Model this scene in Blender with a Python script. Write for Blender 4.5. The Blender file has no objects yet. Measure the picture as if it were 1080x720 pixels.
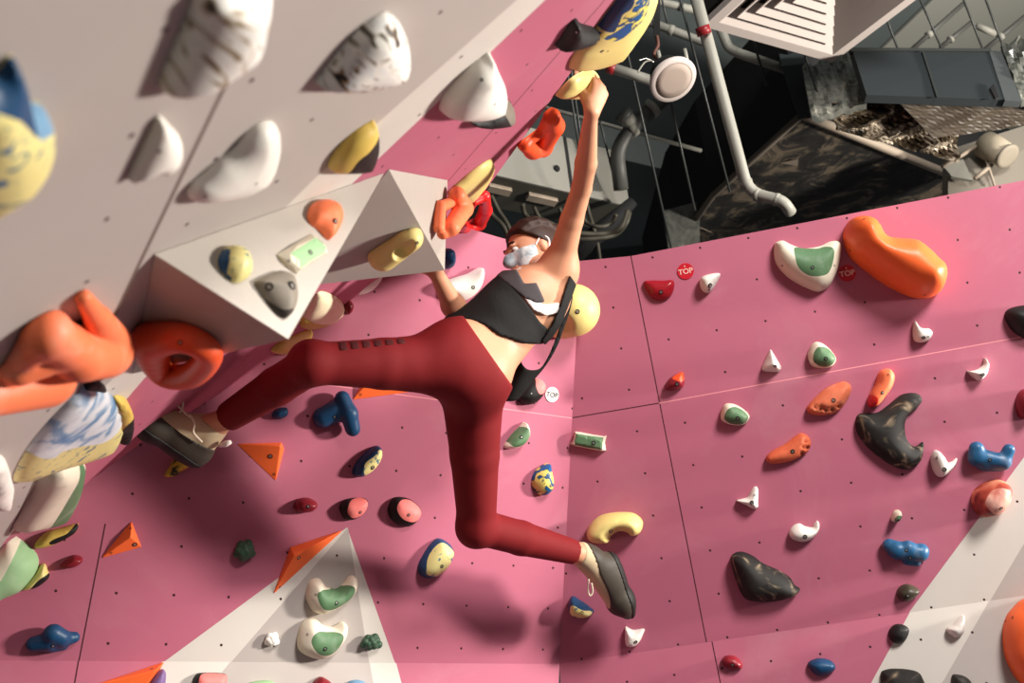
import bpy, bmesh, math, random
import numpy as np
from mathutils import Vector, Matrix
from mathutils.geometry import delaunay_2d_cdt
from mathutils.bvhtree import BVHTree

S = bpy.context.scene
COL = S.collection
random.seed(4)

# ---------------------------------------------------------------- camera
F = 1000.0                       # focal length in pixels of the 1080 x 720 frame
PITCH = math.radians(18.0)
CAM = np.array([0.0, 0.0, 1.5])

def nrm(v):
    v = np.asarray(v, float)
    return v / np.linalg.norm(v)

UPC = nrm([-0.1137 * math.cos(PITCH), 0.9935 * math.cos(PITCH), -math.sin(PITCH)])   # world up seen from the camera
FWC = nrm(np.array([0, 0, -1.0]) - UPC * UPC.dot([0, 0, -1.0]))
RTC = np.cross(FWC, UPC)
M3 = np.array([RTC, FWC, UPC])   # camera axes -> world axes

def W(p):                        # camera-space point -> world
    return M3 @ np.asarray(p, float) + CAM
def D(v):                        # camera-space direction -> world
    return M3 @ np.asarray(v, float)
def ray(x, y):                   # world ray of a pixel, unit depth
    return M3 @ (np.array([x - 540.0, 360.0 - y, -F]) / F)
def at(x, y, z):                 # world point seen at a pixel, at depth z
    return CAM + ray(x, y) * z

cam_data = bpy.data.cameras.new('camera')
cam_data.sensor_width = 36.0
cam_data.lens = F / 1080 * 36
cam_data.clip_start = 0.05
cam_data.dof.use_dof = True
cam_data.dof.focus_distance = 2.95
cam_data.dof.aperture_fstop = 3.4
cam = bpy.data.objects.new('camera', cam_data)
mw = Matrix.Identity(4)
for c in range(3):
    for r in range(3):
        mw[r][c] = M3[r][c]
mw.translation = Vector(CAM)
cam.matrix_world = mw
COL.objects.link(cam)
S.camera = cam

# ---------------------------------------------------------------- light
S.view_settings.view_transform = 'Standard'
S.view_settings.look = 'None'
S.view_settings.gamma = 1.0
S.view_settings.exposure = 0.0
S.view_settings.use_curve_mapping = False

world = bpy.data.worlds.new('gym_light')
S.world = world
world.use_nodes = True
wn = world.node_tree.nodes
wn['Background'].inputs[0].default_value = (0.96, 0.96, 1.0, 1)
wn['Background'].inputs[1].default_value = 0.15

LAMPP = W([5.2, 0.50, -2.45])        # a bright window standing to the right of the climber
sd = bpy.data.lights.new('window_light', 'AREA')
sd.energy = 540
sd.color = (1.0, 0.94, 0.86)
sd.shape = 'SQUARE'
sd.size = 0.5
sun = bpy.data.objects.new('window_light', sd)
sun.rotation_mode = 'QUATERNION'
sun.rotation_quaternion = Vector(LAMPP - W([-0.2, 0.2, -2.2])).to_track_quat('Z', 'Y')
sun.location = Vector(LAMPP)
COL.objects.link(sun)

KEYC = nrm([0.56, 0.74, 0.56])   # soft hall lamp high on the right, behind the camera
ad = bpy.data.lights.new('hall_lamp', 'AREA')
ad.energy = 420
ad.shape = 'DISK'
ad.size = 1.4
ad.color = (1.0, 0.96, 0.92)
al = bpy.data.objects.new('hall_lamp', ad)
al.rotation_mode = 'QUATERNION'
al.rotation_quaternion = Vector(D(KEYC)).to_track_quat('Z', 'Y')
al.location = Vector(W([0.0, 0.0, -2.9]) + D(KEYC) * 5.2)
COL.objects.link(al)

# ---------------------------------------------------------------- materials
def lin(c):
    out = []
    for v in c[:3]:
        v = v / 255.0
        out.append(v / 12.92 if v <= 0.04045 else ((v + 0.055) / 1.055) ** 2.4)
    return (*out, 1.0)

class NT:
    def __init__(s, m):
        s.t = m.node_tree
        s.b = s.t.nodes['Principled BSDF']
    def n(s, kind, **kw):
        o = s.t.nodes.new(kind)
        for k, v in kw.items():
            setattr(o, k, v)
        return o
    def l(s, a, b):
        s.t.links.new(a, b)
    def math(s, op, a, b=None, c=None):
        o = s.n('ShaderNodeMath', operation=op)
        for i, v in enumerate((a, b, c)):
            if v is None:
                continue
            if isinstance(v, (int, float)):
                o.inputs[i].default_value = v
            else:
                s.l(v, o.inputs[i])
        return o.outputs[0]
    def mix(s, fac, a, b):
        o = s.n('ShaderNodeMix', data_type='RGBA')
        for i, v in ((0, fac), (6, a), (7, b)):
            if isinstance(v, (int, float)):
                o.inputs[i].default_value = v
            elif isinstance(v, tuple):
                o.inputs[i].default_value = v
            else:
                s.l(v, o.inputs[i])
        return o.outputs[2]
    def noise(s, scale, detail=3, rough=0.5, vec=None, dist=0.0):
        o = s.n('ShaderNodeTexNoise')
        o.inputs['Scale'].default_value = scale
        o.inputs['Detail'].default_value = detail
        o.inputs['Roughness'].default_value = rough
        o.inputs['Distortion'].default_value = dist
        if vec is not None:
            s.l(vec, o.inputs['Vector'])
        return o.outputs['Fac']
    def ramp(s, fac, stops, mode='LINEAR'):
        o = s.n('ShaderNodeValToRGB')
        o.color_ramp.interpolation = mode
        e = o.color_ramp.elements
        while len(e) < len(stops):
            e.new(0.5)
        for i, (p, c) in enumerate(stops):
            e[i].position = p
            e[i].color = c
        s.l(fac, o.inputs[0])
        return o.outputs[0]
    def obj(s):
        return s.n('ShaderNodeTexCoord').outputs['Object']

def newmat(name, rough=0.6, spec=0.35, metal=0.0):
    m = bpy.data.materials.new(name)
    m.use_nodes = True
    t = NT(m)
    t.b.inputs['Roughness'].default_value = rough
    t.b.inputs['Specular IOR Level'].default_value = spec
    t.b.inputs['Metallic'].default_value = metal
    return m, t

def plain(name, c, rough=0.6, spec=0.3, metal=0.0, var=0.12, scale=14.0, chalk=0.0, bump=0.0):
    """one colour with a little mottling, and chalk dust if asked for"""
    m, t = newmat(name, rough, spec, metal)
    col = lin(c)
    dark = tuple(v * (1 - var) for v in col[:3]) + (1,)
    light = tuple(min(1, v * (1 + var)) for v in col[:3]) + (1,)
    v = t.obj()
    f = t.noise(scale, 4, 0.6, v)
    out = t.mix(f, dark, light)
    if chalk > 0:
        g = t.noise(scale * 0.55, 5, 0.65, v, 0.6)
        g = t.ramp(g, [(0.5, (0, 0, 0, 1)), (0.78, (chalk, chalk, chalk, 1))])
        out = t.mix(g, out, lin((225, 214, 204)))
    t.l(out, t.b.inputs['Base Color'])
    if bump > 0:
        b = t.n('ShaderNodeBump')
        b.inputs['Strength'].default_value = bump
        b.inputs['Distance'].default_value = 0.002
        t.l(t.noise(260, 2, 0.5, v), b.inputs['Height'])
        t.l(b.outputs[0], t.b.inputs['Normal'])
    return m

def marble(name, stops, scale=16.0, dist=1.2, rough=0.5, detail=2, stretch=(1, 1, 1)):
    """poured two or three colour resin"""
    m, t = newmat(name, rough, 0.35)
    mp = t.n('ShaderNodeMapping')
    mp.inputs['Scale'].default_value = stretch
    t.l(t.obj(), mp.inputs['Vector'])
    f = t.noise(scale, detail, 0.5, mp.outputs[0], dist)
    t.l(t.ramp(f, [(p, lin(c)) for p, c in stops]), t.b.inputs['Base Color'])
    return m

def wallmat(name, c, grids, chalk=0.12, hole=0.0062):
    """painted plywood: chalk dust and a grid of bolt holes set in the board"""
    m, t = newmat(name, 0.62, 0.25)
    v = t.obj()
    col = lin(c)
    f = t.noise(3.2, 5, 0.6, v)
    out = t.mix(f, tuple(q * 0.93 for q in col[:3]) + (1,), tuple(min(1, q * 1.07) for q in col[:3]) + (1,))
    g = t.ramp(t.noise(2.1, 6, 0.65, v, 0.8), [(0.52, (0, 0, 0, 1)), (0.8, (chalk, chalk, chalk, 1))])
    out = t.mix(g, out, lin((222, 205, 196)))
    sp = t.n('ShaderNodeSeparateXYZ')
    t.l(v, sp.inputs[0])
    dmin = None
    for (x0, y0, sx, sy) in grids:
        def cell(o, c0, s):
            q = t.math('DIVIDE', t.math('SUBTRACT', o, c0), s)
            return t.math('MULTIPLY', t.math('SUBTRACT', q, t.math('ROUND', q)), s)
        dx = cell(sp.outputs[0], x0, sx)
        dy = cell(sp.outputs[1], y0, sy)
        d = t.math('SQRT', t.math('ADD', t.math('MULTIPLY', dx, dx), t.math('MULTIPLY', dy, dy)))
        dmin = d if dmin is None else t.math('MINIMUM', dmin, d)
    if dmin is not None:
        h = t.ramp(t.math('DIVIDE', dmin, hole * 0.85), [(0.75, (1, 1, 1, 1)), (1.0, (0, 0, 0, 1))])
        out = t.mix(h, out, lin((62, 32, 36)))
        b = t.n('ShaderNodeBump')
        b.inputs['Strength'].default_value = 0.9
        b.inputs['Distance'].default_value = 0.004
        b.invert = True
        t.l(h, b.inputs['Height'])
        t.l(b.outputs[0], t.b.inputs['Normal'])
    t.l(out, t.b.inputs['Base Color'])
    return m

# ---------------------------------------------------------------- object helpers
def tag(o, label=None, cat=None, group=None, kind=None):
    if label: o['label'] = label
    if cat: o['category'] = cat
    if group: o['group'] = group
    if kind: o['kind'] = kind
    return o

def link(name, me, mats, mat4=None, parent=None):
    o = bpy.data.objects.new(name, me)
    for m in (mats if isinstance(mats, (list, tuple)) else [mats]):
        me.materials.append(m)
    COL.objects.link(o)
    if mat4 is not None:
        o.matrix_world = mat4
    if parent is not None:
        pm = PM.get(parent.name, Matrix.Identity(4))
        o.parent = parent
        o.matrix_basis = pm.inverted() @ (mat4 if mat4 is not None else Matrix.Identity(4))
    PM[o.name] = mat4.copy() if mat4 is not None else Matrix.Identity(4)
    return o
PM = {}                           # world matrices by object name

def empty(name, loc):
    o = bpy.data.objects.new(name, None)
    o.empty_display_size = 0.05
    o.location = loc
    COL.objects.link(o)
    PM[o.name] = Matrix.Translation(Vector(loc))
    return o

def mesh_from(verts, faces, smooth=True, slots=None):
    me = bpy.data.meshes.new('m')
    me.from_pydata([tuple(map(float, v)) for v in verts], [], [tuple(int(i) for i in f) for f in faces])
    if slots is not None:
        me.polygons.foreach_set('material_index', slots)
    me.polygons.foreach_set('use_smooth', [smooth] * len(me.polygons))
    me.update()
    return me

def frame4(o, u, v, n):
    m = Matrix.Identity(4)
    for r in range(3):
        m[r][0], m[r][1], m[r][2], m[r][3] = u[r], v[r], n[r], o[r]
    return m

class Plane:
    """a board: origin, two in-plane axes and the normal that faces the climber"""
    def __init__(s, o, u, v):
        s.o = np.asarray(o, float)
        s.u = nrm(u)
        v = np.asarray(v, float)
        s.v = nrm(v - s.u * v.dot(s.u))
        s.n = np.cross(s.u, s.v)
        if s.n.dot(CAM - s.o) < 0:
            s.u = -s.u
            s.n = -s.n
        s.m4 = frame4(s.o, s.u, s.v, s.n)
    def hit(s, x, y, off=0.0):
        r = ray(x, y)
        t = ((s.o + s.n * off) - CAM).dot(s.n) / r.dot(s.n)
        return CAM + r * t
    def uv(s, x, y, off=0.0):
        p = s.hit(x, y, off) - s.o
        return np.array([p.dot(s.u), p.dot(s.v)])
    def depth(s, x, y, off=0.0):
        p = s.hit(x, y, off) - CAM
        return float(p.dot(D([0, 0, -1])))
    def pt(s, uv, w=0.0):
        return s.o + s.u * uv[0] + s.v * uv[1] + s.n * w
    def shifted(s, off):
        q = Plane.__new__(Plane)
        q.o, q.u, q.v, q.n = s.o + s.n * off, s.u, s.v, s.n
        q.m4 = frame4(q.o, q.u, q.v, q.n)
        return q

def P(txt):
    return [tuple(float(q) for q in a.split(',')) for a in txt.split()]

def inside(pt, poly):
    x, y = pt
    r = False
    j = len(poly) - 1
    for i in range(len(poly)):
        xi, yi = poly[i]
        xj, yj = poly[j]
        if (yi > y) != (yj > y) and x < (xj - xi) * (y - yi) / (yj - yi) + xi:
            r = not r
        j = i
    return r

def smooth_loop(pts, n=6):
    pts = [np.array(p, float) for p in pts]
    out = []
    L = len(pts)
    for i in range(L):
        p0, p1, p2, p3 = pts[i - 1], pts[i], pts[(i + 1) % L], pts[(i + 2) % L]
        for k in range(n):
            t = k / n
            out.append(0.5 * ((2 * p1) + (p2 - p0) * t + (2 * p0 - 5 * p1 + 4 * p2 - p3) * t * t + (3 * p1 - p0 - 3 * p2 + p3) * t ** 3))
    return out

# ---------------------------------------------------------------- signed distance meshing
def rcone(a, b, r1, r2):
    a, b = np.asarray(a, float), np.asarray(b, float)
    def f(X):
        d = b - a
        L2 = max(d.dot(d), 1e-9)
        t = np.clip(((X - a) @ d) / L2, 0, 1)
        q = X - a - t[..., None] * d
        return np.sqrt((q * q).sum(-1)) - (r1 + (r2 - r1) * t)
    R = max(r1, r2)
    f.lo, f.hi = np.minimum(a, b) - R, np.maximum(a, b) + R
    return f
def ellip(c, R, axes=None):
    c, R = np.asarray(c, float), np.asarray(R, float)
    A = np.eye(3) if axes is None else np.array([nrm(q) for q in axes])
    def f(X):
        q = (X - c) @ A.T
        k0 = np.sqrt(((q / R) ** 2).sum(-1))
        k1 = np.sqrt(((q / (R * R)) ** 2).sum(-1)) + 1e-9
        return k0 * (k0 - 1) / k1
    m = R.max()
    f.lo, f.hi = c - m, c + m
    return f
def grow(fn, d):
    def f(X):
        return fn(X) - d
    f.lo, f.hi = fn.lo - d, fn.hi + d
    return f

def sdf_grid(prims, h, pad=0.03, lo=None, hi=None):
    """prims: list of (function, k, op) - op 'u' smooth union, 's' smooth subtraction"""
    if lo is None:
        lo = np.min([p[0].lo for p in prims if p[2] == 'u'], axis=0) - pad
        hi = np.max([p[0].hi for p in prims if p[2] == 'u'], axis=0) + pad
    n = np.ceil((hi - lo) / h).astype(int) + 1
    G = np.full(n, 1.0, np.float32)
    for f, k, op in prims:
        ex = max(k, 0.012) * 1.5 + 2 * h
        a = np.maximum(np.floor((f.lo - ex - lo) / h).astype(int), 0)
        b = np.minimum(np.ceil((f.hi + ex - lo) / h).astype(int) + 1, n)
        if (b <= a).any():
            continue
        ax = [lo[i] + h * np.arange(a[i], b[i]) for i in range(3)]
        X = np.stack(np.meshgrid(*ax, indexing='ij'), -1)
        d = f(X)
        sl = tuple(slice(a[i], b[i]) for i in range(3))
        g = G[sl]
        if op == 'u':
            hh = np.maximum(k - np.abs(g - d), 0) / k
            G[sl] = np.minimum(g, d) - hh * hh * k * 0.25
        else:
            hh = np.maximum(k - np.abs(g + d), 0) / k
            G[sl] = np.maximum(g, -d) + hh * hh * k * 0.25
    return G, lo, n

def grid_points(lo, h, n):
    return np.stack(np.meshgrid(*[lo[i] + h * np.arange(n[i]) for i in range(3)], indexing='ij'), -1)

def nets(G, lo, h, relax=2):
    """surface nets: one vertex per crossed cell"""
    s = G < 0
    nx, ny, nz = [q - 1 for q in G.shape]
    cnt = np.zeros((nx, ny, nz), np.int8)
    for i in (0, 1):
        for j in (0, 1):
            for k in (0, 1):
                cnt += s[i:i + nx, j:j + ny, k:k + nz]
    act = (cnt > 0) & (cnt < 8)
    idx = np.argwhere(act)
    ids = -np.ones((nx, ny, nz), np.int64)
    ids[act] = np.arange(len(idx))
    acc = np.zeros((len(idx), 3))
    num = np.zeros(len(idx))
    corners = [(i, j, k) for i in (0, 1) for j in (0, 1) for k in (0, 1)]
    for a in corners:
        for ax in range(3):
            if a[ax]:
                continue
            b = list(a); b[ax] = 1
            va = G[idx[:, 0] + a[0], idx[:, 1] + a[1], idx[:, 2] + a[2]]
            vb = G[idx[:, 0] + b[0], idx[:, 1] + b[1], idx[:, 2] + b[2]]
            c = (va < 0) != (vb < 0)
            t = np.where(c, va / np.where(c, va - vb, 1), 0)
            p = np.tile(np.array(a, float), (len(idx), 1))
            p[:, ax] += t
            acc[c] += p[c]
            num[c] += 1
    V = lo + h * (idx + acc / np.maximum(num, 1)[:, None])
    Fs = []
    for ax in range(3):
        o1, o2 = [q for q in range(3) if q != ax]
        A = s
        B = np.roll(s, -1, ax)
        sl = [slice(1, -1)] * 3
        sl[ax] = slice(0, -1)
        cross = (A != B)[tuple(sl)]
        e = np.argwhere(cross)
        for q in range(3):
            if q != ax:
                e[:, q] += 1
        if not len(e):
            continue
        inside_a = s[e[:, 0], e[:, 1], e[:, 2]]
        def cid(d1, d2):
            c = e.copy()
            c[:, o1] -= d1
            c[:, o2] -= d2
            return ids[c[:, 0], c[:, 1], c[:, 2]]
        q = np.stack([cid(1, 1), cid(0, 1), cid(0, 0), cid(1, 0)], 1)
        flip = inside_a if ax != 1 else ~inside_a
        q[~flip] = q[~flip][:, ::-1]
        Fs.append(q[(q >= 0).all(1)])
    Fq = np.concatenate(Fs)
    for _ in range(relax):
        acc = np.zeros_like(V)
        num = np.zeros(len(V))
        for a, b in ((0, 1), (1, 2), (2, 3), (3, 0)):
            np.add.at(acc, Fq[:, a], V[Fq[:, b]])
            np.add.at(num, Fq[:, a], 1)
            np.add.at(acc, Fq[:, b], V[Fq[:, a]])
            np.add.at(num, Fq[:, b], 1)
        V = V * 0.5 + 0.5 * acc / np.maximum(num, 1)[:, None]
    return V, Fq

# ---------------------------------------------------------------- tubes, boxes
def tube_geo(pts, r, seg=10, caps=True):
    pts = [np.asarray(p, float) for p in pts]
    rs = r if isinstance(r, (list, tuple)) else [r] * len(pts)
    V, Fc = [], []
    up = None
    for i, p in enumerate(pts):
        d = nrm((pts[min(i + 1, len(pts) - 1)] - pts[max(i - 1, 0)]))
        if up is None:
            up = nrm(np.cross(d, [0.31, 0.9, 0.2]))
        up = nrm(up - d * up.dot(d))
        w = np.cross(d, up)
        for k in range(seg):
            a = 2 * math.pi * k / seg
            V.append(p + rs[i] * (math.cos(a) * up + math.sin(a) * w))
    for i in range(len(pts) - 1):
        for k in range(seg):
            a, b = i * seg + k, i * seg + (k + 1) % seg
            Fc.append((a, b, b + seg, a + seg))
    if caps:
        Fc.append(tuple(range(seg))[::-1])
        Fc.append(tuple(range((len(pts) - 1) * seg, len(pts) * seg)))
    return V, Fc

def spline(pts, n=8):
    pts = [np.asarray(p, float) for p in pts]
    out = []
    for i in range(len(pts) - 1):
        p0, p1, p2, p3 = pts[max(i - 1, 0)], pts[i], pts[i + 1], pts[min(i + 2, len(pts) - 1)]
        for k in range(n):
            t = k / n
            out.append(0.5 * ((2 * p1) + (p2 - p0) * t + (2 * p0 - 5 * p1 + 4 * p2 - p3) * t * t + (3 * p1 - p0 - 3 * p2 + p3) * t ** 3))
    out.append(pts[-1])
    return out

def join_geo(parts):
    V, Fc = [], []
    for v, f in parts:
        o = len(V)
        V += list(v)
        Fc += [tuple(i + o for i in q) for q in f]
    return V, Fc

def local_mesh(name, geo, mats, centre=None, smooth=True, parent=None, slots=None, m4=None, bevel=0.0):
    """link world-space geometry as an object whose origin sits at its own middle"""
    V = np.array([np.asarray(v, float) for v in geo[0]])
    if m4 is None:
        c = V.mean(0) if centre is None else np.asarray(centre, float)
        m4 = Matrix.Translation(Vector(c))
        V = V - c
    else:
        inv = np.array(m4.inverted())
        V = V @ inv[:3, :3].T + inv[:3, 3]
    me = mesh_from(V, geo[1], smooth, slots)
    if bevel > 0:
        bm = bmesh.new()
        bm.from_mesh(me)
        bmesh.ops.recalc_face_normals(bm, faces=bm.faces)
        bmesh.ops.bevel(bm, geom=list(bm.edges), offset=bevel, segments=2, affect='EDGES', profile=0.5)
        bm.to_mesh(me)
        bm.free()
        me.polygons.foreach_set('use_smooth', [False] * len(me.polygons))
    return link(name, me, mats, m4, parent)

def prism_geo(bottom, up):
    """bottom: world points in order, extruded along a vector"""
    n = len(bottom)
    V = [np.asarray(p, float) for p in bottom] + [np.asarray(p, float) + up for p in bottom]
    Fc = [tuple(range(n))[::-1], tuple(range(n, 2 * n))]
    for i in range(n):
        j = (i + 1) % n
        Fc.append((i, j, n + j, n + i))
    return V, Fc

def fix_normals(me):
    bm = bmesh.new()
    bm.from_mesh(me)
    bmesh.ops.recalc_face_normals(bm, faces=bm.faces)
    bm.to_mesh(me)
    bm.free()
# ---------------------------------------------------------------- the boards of the climbing wall
hor = lambda v: nrm(v - np.array([-0.0983, 0.8607, -0.4996]) * np.asarray(v, float).dot([-0.0983, 0.8607, -0.4996]))
UP30 = nrm([-196, 1719, -1000])
hor = lambda v: nrm(np.asarray(v, float) - UP30 * UP30.dot(v))
hLc, hRc = hor([2010, -353, -1000]), hor([7260, 1414, 1000])
rayc = lambda x, y: np.array([x - 540.0, 360.0 - y, -F]) / F
nR0 = nrm(np.cross(hRc, UP30)); nR0 = nR0 if nR0[2] > 0 else -nR0
TH = math.radians(25)
dRc = math.cos(TH) * UP30 + math.sin(TH) * nR0
NRc = nrm(np.cross(hRc, dRc)); NRc = NRc if NRc[2] > 0 else -NRc
mm = np.cross(rayc(612, 275), rayc(590, 700))
dc = nrm(np.cross(NRc, mm)); dc = dc if dc[1] > 0 else -dc
NLc = nrm(np.cross(dc, hLc)); NLc = NLc if NLc[2] > 0 else -NLc
vLc = nrm(np.cross(NLc, hLc)); vLc = vLc if vLc[1] > 0 else -vLc
CC = W(rayc(603.46, 440) * 3.4)
RW = Plane(CC, D(hRc), D(dRc))                    # right board
LW = Plane(CC, D(hLc), D(vLc))                    # board behind the climber
NOc = nrm([0.62, -0.78, -0.006])
evc = np.array([60, 55, -1000.0]); evc = nrm(evc - NOc * NOc.dot(evc))
euc = nrm(np.cross(evc, NOc))
OW = Plane(W(-0.405 * NOc), D(euc), D(evc))       # steep overhanging board on the left
PW = OW.shifted(0.014)                            # the nearest sheet, slightly proud
ZUP = np.array([0, 0, 1.0])
cb = RW.hit(590, 700)
RK = Plane(cb, RW.hit(1080, 628) - cb, ZUP)       # upright kick boards under the bend
lk = LW.hit(-40, 696)
LK = Plane(cb, cb - lk, ZUP)

sgn = lambda pl, c: 1.0 if pl.u.dot(D(c)) > 0 else -1.0
def gr(pl, axis, x0, y0, sx, sy):
    return (x0 * sgn(pl, axis), y0, sx, sy)
gR = [gr(RW, hRc, 0.047, 0.060, 0.1705, 0.1498)]
gL = [gr(LW, hLc, -0.004, 0.031, 0.158, 0.1415)]
gO = [gr(OW, euc, 0.016, 0.181, 0.23, 0.25), gr(OW, euc, -0.097, 0.06, 0.23, 0.25)]
gK = [(0.06, -0.09, 0.165, 0.16)]
PINK, LGREY, GREY = (177, 97, 118), (204, 197, 188), (174, 165, 159)
def wm(n, g, hole=0.0052):
    return [wallmat('pink_board_' + n, PINK, g, 0.10, hole), wallmat('light_grey_board_' + n, LGREY, g, 0.05, hole),
            wallmat('grey_board_' + n, GREY, g, 0.10, hole), plain('joint_shadow_gap_' + n, (70, 30, 38), 0.9),
            plain('joint_highlight_' + n, (222, 140, 148), 0.7)]  # pale joint lines: highlight painted into the strip colour

def board(name, pl, outline, paints, seams, mats, thick=0.04, base=0, label=None):
    """one painted board: outline in pixels, painted areas, joint lines; flat sheet with real thickness"""
    out = [tuple(pl.uv(*p)) for p in outline]
    polys = [([tuple(pl.uv(*p)) for p in poly], s) for poly, s in paints]
    for p, q, wd, s in seams:
        a, b = pl.uv(*p), pl.uv(*q)
        d = nrm(b - a)
        e = np.array([-d[1], d[0]]) * wd / 2
        polys.append(([tuple(a + e), tuple(b + e), tuple(b - e), tuple(a - e)], s))
    V = [Vector(p) for p in out]
    E = []
    Fo = [list(range(len(out)))]
    for poly, s in polys:
        o = len(V)
        V += [Vector(p) for p in poly]
        E += [(o + i, o + (i + 1) % len(poly)) for i in range(len(poly))]
    r = delaunay_2d_cdt(V, E, Fo, 1, 1e-6)
    vs = r[0]
    fs = [f for f in r[2] if inside(sum((vs[i] for i in f), Vector((0, 0))) / len(f), out)]
    slots = []
    for f in fs:
        c = sum((vs[i] for i in f), Vector((0, 0))) / len(f)
        s = base
        for poly, q in polys:
            if inside(c, poly):
                s = q
        slots.append(s)
    n = len(vs)
    V3 = [(v.x, v.y, 0) for v in vs] + [(v.x, v.y, -thick) for v in vs]
    F3 = []
    for f in fs:
        F3.append(tuple(f))
    cnt = {}
    for f in fs:
        for i in range(len(f)):
            cnt[(f[i], f[(i + 1) % len(f)])] = 1
    sl = list(slots)
    for f, s in zip(fs, slots):
        F3.append(tuple(q + n for q in f[::-1])); sl.append(s)
    for (a, b) in cnt:
        if (b, a) not in cnt:
            F3.append((b, a, a + n, b + n)); sl.append(base)
    me = mesh_from(V3, F3, False, sl)
    o = link(name, me, mats, pl.m4)
    tag(o, kind='structure')
    return o

mR, mL, mO, mK = wm('right', gR), wm('back', gL), wm('overhang', gO, 0.005), wm('kick', gK)
# right board
board('wall_right', RW, P('612,275 665,270 1080,190 1500,110 1500,566 1080,628 590,700'),
      [(P('1080,482 960,644 950,660 1200,640 1500,590 1500,100 1350,100'), 1), (P('1080,573 1045,632 1040,660 1500,640 1500,100 1380,100'), 2)],
      [((665, 268), (750, 702), 0.004, 3), ((603, 440.5), (695, 425), 0.004, 3), ((695, 425), (1500, 278), 0.004, 4)], mR)
# board behind the climber
board('wall_back', LW, P('612,275 590,700 -40,696 -200,695 -100,640 20,556 150,462 330,340 478,236'),
      [(P('366,556 170,700 417,700'), 1), (P('367,556 242,700 389.5,700'), 2)],
      [((335, 404.3), (605, 441), 0.0035, 4), ((111, 552), (83, 698), 0.004, 3)], mL)
# kick boards
cbf = lambda pl, x, y: (x, y)
board('wall_kick_right', RK, P('590,700 1080,628 1500,566 1500,1500 640,1500'),
      [(P('961,643 905,745 860,830 1200,830 1500,700 1500,560'), 1), (P('1044,632 985,735 930,830 1500,830 1500,560'), 2)],
      [((750, 672), (770, 770), 0.004, 3)], mK)
board('wall_kick_back', LK, P('590,700 -40,696 -330,690 -330,1500 560,1500'),
      [(P('173,696 120,745 60,800 445,800 417,696'), 1), (P('244,696 190,765 170,800 408,800 389.5,696'), 2)],
      [((83, 695), (70, 770), 0.004, 3)], mK)
# the overhang and the nearest sheet of it
G1 = '0,576 100,418 330,190 545,0 606,-54'
board('wall_overhang', OW, P('672,-20 505,210 479,240 400,298 300,372 150,466 20,563 -100,650 -120,640 256,60 300,-70'),
      [(P('-120,670 ' + G1 + ' 560,-90 -100,-200 -300,300'), 2), (P(G1 + ' 640,-60 575,0 370,195 153,398 14,560 0,576'), 1)],
      [((655, -20), (400, 275), 0.005, 3), ((600, 128), (506, 199.5), 0.004, 4)], mO, 0.05, base=0)
board('wall_near', PW, P('262,44 12,560 -120,760 -420,500 -380,0 -330,-260 330,-95'), [], [((262, 44), (12, 560), 0.014, 3)], [mO[2], mO[1], mO[2], plain('panel_step_shade', (98, 82, 74), 0.8), mO[4]], 0.012, base=2)  # dark strip painted along the step in place of its shadow

# floor mat of the gym, far below the frame
me = mesh_from([(-6, -4, 0), (7, -4, 0), (7, 5, 0), (-6, 5, 0), (-6, -4, -.1), (7, -4, -.1), (7, 5, -.1), (-6, 5, -.1)],
               [(0, 1, 2, 3), (7, 6, 5, 4), (0, 4, 5, 1), (1, 5, 6, 2), (2, 6, 7, 3), (3, 7, 4, 0)], False)
tag(link('floor', me, plain('dark_mat', (62, 62, 66), 0.85)), kind='structure')
# ---------------------------------------------------------------- climbing holds
MT = {}
def M(key):
    return MT[key]
for k, c, kw in [
    ('orange', (250, 108, 52), dict(rough=0.42, var=0.07)), ('orange_lit', (250, 128, 84), dict(rough=0.5, var=0.08, chalk=0.35)),
    ('deep_orange', (232, 84, 40), dict(rough=0.45, var=0.08, chalk=0.12)),
    ('yellow', (224, 204, 128), dict(rough=0.45, var=0.05, chalk=0.12)), ('warm_yellow', (214, 182, 90), dict(rough=0.45, var=0.06)),
    ('cream', (226, 216, 194), dict(rough=0.55, var=0.05, chalk=0.2)), ('pale_cream', (238, 228, 190), dict(rough=0.5, var=0.05)),
    ('white', (232, 228, 218), dict(rough=0.5, var=0.05)), ('chalk_white', (230, 222, 214), dict(rough=0.7, var=0.08, bump=0.4)),
    ('green', (88, 122, 86), dict(rough=0.55, var=0.12, chalk=0.3)), ('pale_green', (150, 188, 140), dict(rough=0.6, var=0.08, chalk=0.4)),
    ('dark_green', (52, 80, 60), dict(rough=0.45, var=0.25)), ('black', (24, 23, 22), dict(rough=0.6, var=0.3)),
    ('grey_black', (44, 41, 37), dict(rough=0.6, var=0.3, chalk=0.2)), ('olive', (62, 56, 44), dict(rough=0.4, var=0.25)),
    ('blue', (36, 86, 124), dict(rough=0.4, var=0.12, chalk=0.35)), ('deep_blue', (24, 66, 102), dict(rough=0.42, var=0.12)),
    ('red', (150, 22, 34), dict(rough=0.3, var=0.1)), ('dark_red', (128, 30, 40), dict(rough=0.35, var=0.15)),
    ('bright_red', (206, 36, 34), dict(rough=0.35, var=0.06)), ('salmon', (240, 128, 122), dict(rough=0.55, var=0.08, chalk=0.25)),
    ('brick', (170, 62, 50), dict(rough=0.5, var=0.2)), ('purple', (120, 92, 140), dict(rough=0.5, var=0.1)),
    ('grey_stone', (126, 118, 106), dict(rough=0.6, var=0.25, scale=26)), ('dark_stone', (60, 54, 48), dict(rough=0.7, var=0.3)),
    ('sky_blue', (110, 150, 180), dict(rough=0.5, var=0.2, chalk=0.5)),
    ('steel', (190, 186, 178), dict(rough=0.3, metal=0.8, var=0.05)), ('bolt_dark', (30, 24, 22), dict(rough=0.6)),
]:
    MT[k] = plain(k + '_resin', c, **kw)
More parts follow.
